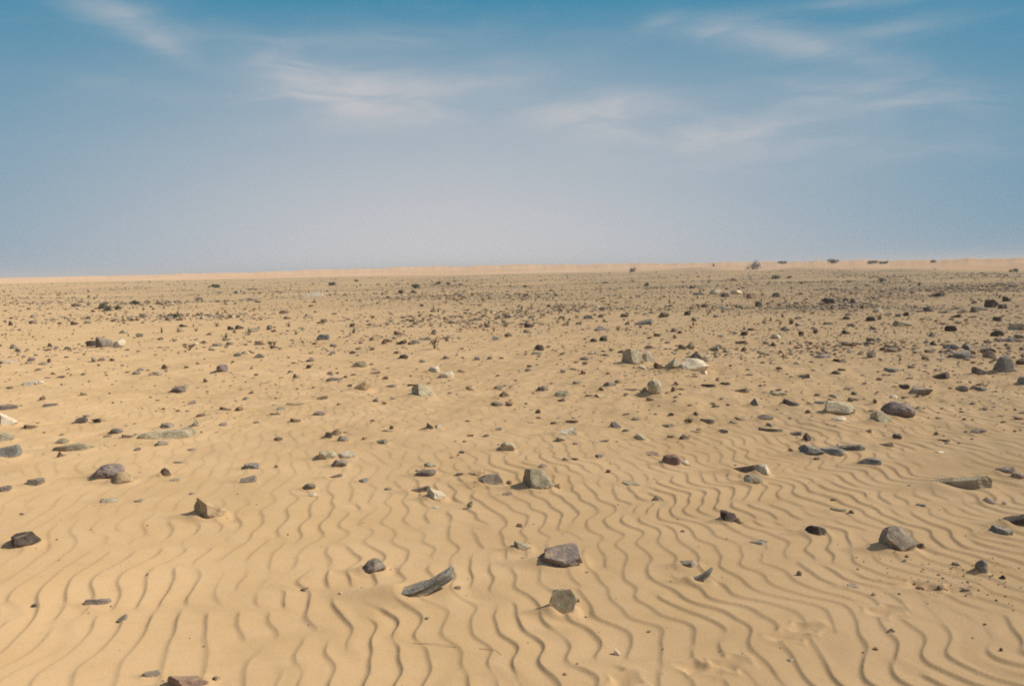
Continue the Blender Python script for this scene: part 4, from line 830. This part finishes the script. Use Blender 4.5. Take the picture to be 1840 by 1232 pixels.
# ---------------------------------------------------------------- gravel and the countless small stones
def build_gravel():
    rng = np.random.default_rng(21)
    forms = []
    for k in range(14):
        p, f = ico(2)                                   # 42 points
        r2 = np.random.default_rng(100 + k); q = p.copy()
        q *= (1 + .18*vnoise(r2, q, 1.8))[:, None]
        for _ in range(7):
            v = r2.normal(0, 1, 3); v /= np.linalg.norm(v); q = clip(q, v, r2.uniform(.42, .8))
        forms.append(q)
    f2 = ico(2)[1]
    X, Y, W, Dp, Hh, T = [], [], [], [], [], []
    pal = {k: np.array(v).mean(0) for k, v in ROCK_COLOURS.items()}
    keys = list('pgbtouwkr')
    def put(x, y, w, d, h, c):
        X.append(x); Y.append(y); W.append(w); Dp.append(d); Hh.append(h); T.append(pal[c]*rng.uniform(.75, 1.25))
    for (x, y, w, d, h, c) in SMALL_STONES: put(x, y, w, d, h, c)
    # scattered stones: sparse on the near sand, crowded far out and to the right
    n = 0; zones = ((5, 9, 190), (9, 14, 760), (14, 22, 2500), (22, 36, 5200), (36, 60, 8000), (60, 110, 8000), (110, 190, 4500))
    cl = [(rng.uniform(-40, 40), rng.uniform(0, 1)) for _ in range(60)]
    for (d0, d1, cnt) in zones:
        got = 0
        while got < cnt:
            N = 6000
            d = np.sqrt(rng.uniform(d0*d0, d1*d1, N)); az = rng.uniform(-39, 39, N)
            x, y = d*np.sin(np.radians(az)), d*np.cos(np.radians(az))
            fr = np.random.default_rng(77); sc = 1/np.clip(d/14, .6, 4)
            lane = sum_noise(fr, x, y, 16, .33, .50) + .9*sum_noise(fr, x, y, 16, 1.1, 1.3)*sc
            dens = (.40 + .60*np.clip((az + 14)/34, 0, 1))*np.exp(np.clip(1.05*lane, -2.6, 1.5))/4.5
            ok = (rng.uniform(size=N) < dens) & (d < dune_start(az) + rng.normal(-4, 6, N))
            for xx, yy, dd, ln in zip(x[ok], y[ok], d[ok], lane[ok]):
                if got >= cnt: break
                base = .017 if dd < 9 else .028 if dd < 14 else .040 if dd < 22 else .050 if dd < 36 else .046*(1 + .008*min(dd, 110))
                w = base*math.exp(rng.normal(0, .60)); w = min(w, .09 if dd < 14 else .18 if dd < 22 else .28 if dd < 40 else .55)
                put(xx, yy, w, w*rng.uniform(.6, 1.1), w*rng.uniform(.18, .55), rng.choice(keys, p=(.16, .15, .19, .07, .12, .09, .04, .15, .03))); got += 1
    # chips fallen at the foot of the bigger stones
    for (sx, sy, w, dd, h, c, sh, *_r) in NEAR_STONES:
        if w < .09 or math.hypot(sx, sy) > 12: continue
        for _ in range(int(rng.integers(2, 7))):
            a = rng.uniform(0, 6.283); r = w*rng.uniform(.60, 1.15); q = w*rng.uniform(.03, .09)
            put(sx + math.cos(a)*r, sy + math.sin(a)*r*.9, q, q*rng.uniform(.6, 1), q*rng.uniform(.3, .6), c)
    # a thin carpet of fines between the stones of the middle distance
    for (d0, d1, cnt) in ((8, 14, 1300), (14, 24, 4200), (24, 45, 7500), (45, 80, 5000)):
        N = cnt*5; d = np.sqrt(rng.uniform(d0*d0, d1*d1, N)); az = rng.uniform(-38, 38, N)
        x, y = d*np.sin(np.radians(az)), d*np.cos(np.radians(az)); fr = np.random.default_rng(78)
        lane = sum_noise(fr, x, y, 16, .4, .6) + .7*sum_noise(fr, x, y, 16, 1.4, 1.6)
        dens = (.35 + .65*np.clip((az + 14)/34, 0, 1))*np.exp(np.clip(.9*lane, -2.4, 1.4))/4.0
        ok = np.nonzero((rng.uniform(size=N) < dens) & (d < dune_start(az) - 6))[0][:cnt]
        for i in ok:
            w = (.011 + .0007*d[i])*math.exp(rng.normal(0, .4)); put(x[i], y[i], w, w*rng.uniform(.6, 1.1), w*rng.uniform(.25, .6), rng.choice(list('pgbotk'), p=(.2, .19, .20, .13, .09, .19)))
    # grit on trodden sand at the right
    for _ in range(150):
        x, y = rng.normal(2.12, .20), rng.normal(3.95, .16)
        w = .006*math.exp(rng.normal(0, .5)); put(x, y, w, w, w*.6, rng.choice(list('kbg')))
    for _ in range(260):
        d = rng.uniform(2.6, 9); az = R(rng.uniform(-38, 38)); w = .0065*math.exp(rng.normal(0, .45))
        put(d*math.sin(az), d*math.cos(az), w, w, w*.6, rng.choice(list('kbgpt')))
    X, Y, W, Dp, Hh = (np.array(v) for v in (X, Y, W, Dp, Hh)); T = np.array(T)
    n = len(X); Z = ground_height(X, Y)
    far = (np.hypot(X, Y) > 30) | (W < .028)
    order = np.argsort(far, kind='stable'); X, Y, Z, W, Dp, Hh, T = (v[order] for v in (X, Y, Z, W, Dp, Hh, T))
    n0 = int((~far).sum())
    coarse = []
    for k in range(14):
        r2 = np.random.default_rng(200 + k); q = ico(1)[0].copy()
        q *= (1 + .28*vnoise(r2, q, 2.0))[:, None]; coarse.append(q)
    which = rng.integers(0, 14, n); ang = rng.uniform(0, 6.283, n)
    parts, faces, tone, off = [], [], [], 0
    for k in range(n):
        near = k < n0
        q = (forms if near else coarse)[which[k]]; c, s = math.cos(ang[k]), math.sin(ang[k])
        xx = q[:, 0]*c - q[:, 1]*s; yy = q[:, 0]*s + q[:, 1]*c
        sx = (xx.max() - xx.min()); sy = yy.max() - yy.min(); sz = q[:, 2].max() - q[:, 2].min()
        parts.append(np.stack([X[k] + xx*W[k]/sx, Y[k] + yy*Dp[k]/sy, Z[k] + (q[:, 2] - q[:, 2].min())*Hh[k]*1.35/sz - .35*Hh[k]], 1))
        faces.append((f2 if near else ico(1)[1]) + off); tone.append(np.repeat(T[k][None], len(q), 0)); off += len(q)
    co = np.concatenate(parts); faces = np.concatenate(faces); tone = np.concatenate(tone)
    me = mesh_from('gravel', co, faces)
    me.set_sharp_from_angle(angle=R(30))
    at = me.attributes.new('tone', 'FLOAT_COLOR', 'POINT')
    rgba = np.ones((len(co), 4), np.float32); rgba[:, :3] = tone
    at.data.foreach_set('color', rgba.ravel())
    o = link('gravel', me, attr_material('gravel_stone')); tag(o, 'countless small stones and grit strewn across the plain', kind='stuff')
    return o

# ---------------------------------------------------------------- plants
def tube(points, radii, sides=5):
    co, fc = [], []
    P = [Vector(p) for p in points]
    for i, p in enumerate(P):
        t = (P[min(i+1, len(P)-1)] - P[max(i-1, 0)]).normalized()
        a = t.orthogonal().normalized(); b = t.cross(a)
        for k in range(sides):
            q = 6.2832*k/sides; co.append(p + (a*math.cos(q) + b*math.sin(q))*radii[i])
    for i in range(len(P)-1):
        for k in range(sides):
            m = (k+1) % sides
            fc.append((i*sides + k, i*sides + m, (i+1)*sides + m, (i+1)*sides + k))
    return [tuple(c) for c in co], fc

def join_tubes(name, tubes):
    co, fc = [], []
    for c, f in tubes:
        n = len(co); co += c; fc += [tuple(i + n for i in q) for q in f]
    return mesh_from(name, co, fc)

def branch_tubes(rng, base, w, h, n, r, lean=(0, 0), fork=2):
    out = []; tips = []
    for k in range(n):
        a = rng.uniform(0, 6.283); s = rng.uniform(.25, 1)
        tip = Vector((lean[0]*h + math.cos(a)*w*.46*s, lean[1]*h + math.sin(a)*w*.36*s, h*rng.uniform(.55, .92)*(1.08 - .45*s)))
        mid = tip*.5 + Vector((rng.normal(0, .05)*w, rng.normal(0, .05)*w, .08*h))
        out.append(tube([(0, 0, -.05*h), mid, tip], [r, r*.7, r*.3])); tips.append(tip)
        for _ in range(fork):
            e = mid.lerp(tip, rng.uniform(.2, .8)) + Vector((rng.normal(0, .14)*w, rng.normal(0, .14)*w, rng.uniform(.02, .28)*h))
            st = mid.lerp(tip, .15)
            out.append(tube([st, st.lerp(e, .5) + Vector((0, 0, .03*h)), e], [r*.6, r*.45, r*.2])); tips.append(e)
    return out, tips

def leaf_cloud(rng, w, h, n, size, lean=0.0, clumps=14, floor=.03):
    """leaves gathered in clumps through a dome, ragged at the rim, with gaps between the clumps"""
    cen = []
    for _ in range(clumps):
        a = rng.uniform(0, 6.283); r = math.sqrt(rng.uniform(0, 1))*.80
        z = rng.uniform(.15, .82)*math.sqrt(max(1 - r*r, .12))
        cen.append((Vector((math.cos(a)*r*w*.5 + lean*z*w, math.sin(a)*r*w*.40, z*h)), rng.uniform(.55, 1.2)))
    co, fc = [], []
    for _ in range(n):
        c0, k = cen[int(rng.integers(0, clumps))]
        c = c0 + Vector((rng.normal(0, .085*w*k), rng.normal(0, .08*w*k), rng.normal(0, .13*h*k)))
        c.z = max(c.z, floor*h*rng.uniform(.3, 1.5))
        a = Vector(rng.normal(0, 1, 3)).normalized(); b = a.orthogonal().normalized(); s = size*math.exp(rng.normal(0, .35))
        n0 = len(co)
        co += [tuple(c + a*s), tuple(c + b*s*.45), tuple(c - a*s), tuple(c - b*s*.45)]; fc.append((n0, n0+1, n0+2, n0+3))
    return mesh_from('leaves', co, fc, False)

def build_plants():
    leaf = plain_material('shrub_leaf', (.030, .048, .030), (.075, .095, .055), 3)
    pale = plain_material('tree_leaf', (.085, .080, .060), (.15, .135, .095), 1)
    wood = plain_material('dry_wood', (.09, .06, .035), (.17, .12, .07), 20)
    straw = plain_material('straw', (.5, .37, .19), (.62, .48, .27), 40)
    for i, (x, y, w, h, lab) in enumerate(SHRUBS):
        rng = np.random.default_rng(300 + i)
        r = empty('shrub', (x, y, gz(x, y)))
        tag(r, lab, 'shrub', 'shrubs on the stony plain')
        tb, tips = branch_tubes(rng, None, w, h, 11, .012*w + .004, fork=3)
        link('stem', join_tubes('stem', tb), wood, r)
        link('foliage', leaf_cloud(rng, w, h*1.1, 1000, .028*w), leaf, r)
    for i, (x, y, w, h, lab) in enumerate(TREES):
        rng = np.random.default_rng(500 + i)
        r = empty('acacia_tree', (x, y, gz(x, y)))
        tag(r, lab, 'tree', 'trees along the dunes')
        lean = (.5, 0) if i in (0, 6) else (0, 0)
        tb, tips = branch_tubes(rng, None, w, h, 10, .015*h + .02, lean, fork=3)
        link('trunk', join_tubes('trunk', tb), wood, r)
        link('crown', leaf_cloud(rng, w, h*1.25, 900, .024*w + .02, .35 if i in (0, 6) else 0.0), pale, r)
    for i, (x, y, w, h, lab) in enumerate(DEAD_BUSHES):
        rng = np.random.default_rng(700 + i)
        if i == 3:
            r = empty('sprout', (x, y, gz(x, y))); tag(r, lab, 'plant')
            tb, tips = branch_tubes(rng, None, w, h, 5, .0015, fork=1)
            link('stem', join_tubes('stem', tb), wood, r)
            link('leaves', leaf_cloud(rng, w, h, 60, .006, 0.0, 6, .2), leaf, r)
            continue
        tb, tips = branch_tubes(rng, None, w, h, 9, .007, fork=4)
        o = link('dead_bush', join_tubes('dead_bush', tb), wood); o.location = (x, y, gz(x, y)); tag(o, lab, 'dead bush')
    def stalk(pts, lift, r, lab):
        x0, y0 = pts[0]; P = []
        for i, (x, y) in enumerate(pts):
            P.append((x - x0, y - y0, gz(x, y) + lift + .006*math.sin(i*1.7)))
        c, f = tube(P, [r]*(len(P)-1) + [r*.4], 6)
        o = link('dry_stalk', mesh_from('dry_stalk', c, f), straw); o.location = (x0, y0, 0); tag(o, lab, 'stalk')
    stalk(STALK, .002, .0013, 'thin pale dry grass stalk lying across the foreground ripples, hooked at one end')

def build_scrub():
    """faint dry tufts that nobody could count, far out on the stony plain"""
    rng = np.random.default_rng(404); co, fc, tone = [], [], []
    n = 0
    while n < 520:
        d = math.exp(rng.uniform(math.log(20), math.log(190))); az = rng.uniform(-38, 38)
        if d > float(dune_start(az)) - 5 or rng.uniform() > .45 + .4*math.sin(az*.35 + d*.06): continue
        x, y = d*math.sin(R(az)), d*math.cos(R(az)); z = gz(x, y)
        h = rng.uniform(.05, .15)*(1 + d/140); w = h*rng.uniform(.7, 1.5); t = np.array([(.15, .145, .085), (.22, .19, .11), (.10, .105, .065)][int(rng.integers(0, 3))])
        for _ in range(16):
            a = rng.uniform(0, 6.283); r = w*rng.uniform(.1, .55); b = Vector((x + rng.normal(0, .12)*w, y + rng.normal(0, .12)*w, z))
            tip = b + Vector((math.cos(a)*r, math.sin(a)*r, h*rng.uniform(.45, 1))); s = Vector((-math.sin(a), math.cos(a), 0))*h*.055
            k = len(co); co += [tuple(b - s), tuple(b + s), tuple(tip + s*.4), tuple(tip - s*.4)]; fc.append((k, k+1, k+2, k+3)); tone += [t]*4
        n += 1
    me = mesh_from('scrub', co, fc, False)
    at = me.attributes.new('tone', 'FLOAT_COLOR', 'POINT'); rgba = np.ones((len(co), 4), np.float32); rgba[:, :3] = tone
    at.data.foreach_set('color', rgba.ravel())
    tag(link('scrub', me, attr_material('dry_scrub')), 'faint dry tufts dotted over the far plain', kind='stuff')

# ---------------------------------------------------------------- sky, sun, camera
def build_world():
    w = bpy.data.worlds.new('World'); scene.world = w; w.use_nodes = True
    nt = w.node_tree; nt.nodes.clear()
    out = nt.nodes.new('ShaderNodeOutputWorld'); bg = nt.nodes.new('ShaderNodeBackground')
    nt.links.new(bg.outputs[0], out.inputs[0])
    sky = nt.nodes.new('ShaderNodeTexSky'); sky.sky_type = 'NISHITA'; sky.sun_disc = False
    sky.sun_elevation = R(SUN_ELEV); sky.sun_rotation = R(SUN_AZ)
    sky.altitude = 300; sky.air_density = 1.0; sky.dust_density = 1.6; sky.ozone_density = 1.4
    tc = nt.nodes.new('ShaderNodeTexCoord'); sp = nt.nodes.new('ShaderNodeSeparateXYZ')
    nt.links.new(tc.outputs['Generated'], sp.inputs[0])
    az = math_n(nt, 'MULTIPLY', math_n(nt, 'ARCTAN2', sp.outputs[0], sp.outputs[1]), 57.2958)
    el = math_n(nt, 'MULTIPLY', math_n(nt, 'ARCSINE', sp.outputs[2]), 57.2958)
    # pale dusty air low over the desert, clearing to blue higher up
    q = math_n(nt, 'POWER', math_n(nt, 'MULTIPLY', math_n(nt, 'MAXIMUM', el, 0.0), 1/17.6), 1.4)
    f = math_n(nt, 'SUBTRACT', 1.0, q, True)
    a1 = math_n(nt, 'MULTIPLY', math_n(nt, 'ADD', az, 4.0), 1/31.0)
    side = math_n(nt, 'EXPONENT', math_n(nt, 'MULTIPLY', math_n(nt, 'MULTIPLY', a1, a1), -1.0))  # lens vignetting put into the sky colour: deeper towards both sides of the view
    f = math_n(nt, 'MULTIPLY', f, math_n(nt, 'ADD', math_n(nt, 'MULTIPLY', side, .93), .07), True)
    low = mix(nt, f, SKY_BLUE, SKY_PALE)
    wide = maprange(nt, math_n(nt, 'ABSOLUTE', az), 85, 40)
    col = mix(nt, math_n(nt, 'MULTIPLY', maprange(nt, el, 50, 24, 0, .96), wide), sky.outputs[0], low)
    # cirrus: wisps of fibrous noise gathered where each cloud hangs
    cmb = nt.nodes.new('ShaderNodeCombineXYZ'); nt.links.new(math_n(nt, 'MULTIPLY', az, .16), cmb.inputs[0]); nt.links.new(math_n(nt, 'MULTIPLY', el, .62), cmb.inputs[1])
    wv = noise(nt, cmb.outputs[0], .7, 3, .5)
    c2 = nt.nodes.new('ShaderNodeCombineXYZ')
    nt.links.new(math_n(nt, 'MULTIPLY', az, .20), c2.inputs[0])
    nt.links.new(math_n(nt, 'ADD', math_n(nt, 'MULTIPLY', el, .85), math_n(nt, 'MULTIPLY', wv, 2.4)), c2.inputs[1])
    fib = noise(nt, c2.outputs[0], .85, 6, .52, .5)
    total = None
    for (a0, e0, sa, se, sl, st) in CLOUDS:
        da = math_n(nt, 'SUBTRACT', az, a0)
        de = math_n(nt, 'SUBTRACT', math_n(nt, 'SUBTRACT', el, e0), math_n(nt, 'MULTIPLY', da, sl))
        qa = math_n(nt, 'MULTIPLY', da, 1/sa); qe = math_n(nt, 'MULTIPLY', de, 1/se)
        s = math_n(nt, 'ADD', math_n(nt, 'MULTIPLY', qa, qa), math_n(nt, 'MULTIPLY', qe, qe))
        g = math_n(nt, 'MULTIPLY', math_n(nt, 'EXPONENT', math_n(nt, 'MULTIPLY', s, -.8)), st)
        total = g if total is None else math_n(nt, 'ADD', total, g)
    fine = maprange(nt, fib, .30, .68, .42, 1.18)
    cov = math_n(nt, 'MULTIPLY', total, fine)
    veil = math_n(nt, 'MULTIPLY', maprange(nt, fib, .42, .75), maprange(nt, el, 2, 9, 0, .07))
    cov = math_n(nt, 'MULTIPLY', math_n(nt, 'ADD', cov, veil), CLOUD_AMT, True)
    col = mix(nt, cov, col, CLOUD_COL)
    nt.links.new(col, bg.inputs[0]); bg.inputs[1].default_value = .10

SKY_BLUE = (.12, 2.25, 3.80); SKY_PALE = (5.85, 5.70, 5.85); CLOUD_COL = (4.95, 5.1, 5.4); CLOUD_AMT = .78

def build_haze():
    bm = bmesh.new(); bmesh.ops.create_cube(bm, size=1)
    me = bpy.data.meshes.new('haze'); bm.to_mesh(me); bm.free()
    m = bpy.data.materials.new('haze'); m.use_nodes = True; nt = m.node_tree; nt.nodes.clear()
    out = nt.nodes.new('ShaderNodeOutputMaterial'); v = nt.nodes.new('ShaderNodeVolumePrincipled')
    v.inputs['Color'].default_value = (.9, .88, .86, 1); v.inputs['Density'].default_value = HAZE
    nt.links.new(v.outputs[0], out.inputs['Volume'])
    o = link('haze', me, m); o.scale = (13000, 13000, 14); o.location = (0, 0, 5.0); tag(o, kind='stuff')
HAZE = 0.0007

def build_light_camera():
    s = bpy.data.lights.new('sun', 'SUN'); s.energy = 4.8; s.angle = R(.6); s.color = (1.0, .925, .82)
    o = bpy.data.objects.new('sun', s); COL.objects.link(o)
    d = Vector((math.sin(R(SUN_AZ))*math.cos(R(SUN_ELEV)), math.cos(R(SUN_AZ))*math.cos(R(SUN_ELEV)), math.sin(R(SUN_ELEV))))
    o.rotation_euler = d.to_track_quat('Z', 'Y').to_euler()
    c = bpy.data.cameras.new('camera'); c.sensor_width = 36; c.lens = 36*1533/1840; c.clip_start = .05; c.clip_end = 20000
    co = bpy.data.objects.new('camera', c); COL.objects.link(co)
    co.matrix_world = Matrix.Translation((0, 0, 1.5)) @ Matrix(CAMERA_AXES).to_4x4()
    scene.camera = co

build_ground()
for i, row in enumerate(STONES): build_stone(row, i)
build_gravel()
build_plants()
build_scrub()
build_world()
if HAZE: build_haze()
build_light_camera()
scene.view_settings.view_transform = 'Standard'; scene.view_settings.look = 'None'
scene.view_settings.exposure = 0.03; scene.view_settings.gamma = 1.0
scene.cycles.max_bounces = 6; scene.cycles.use_denoising = False
scene.cycles.filter_width = 1.9
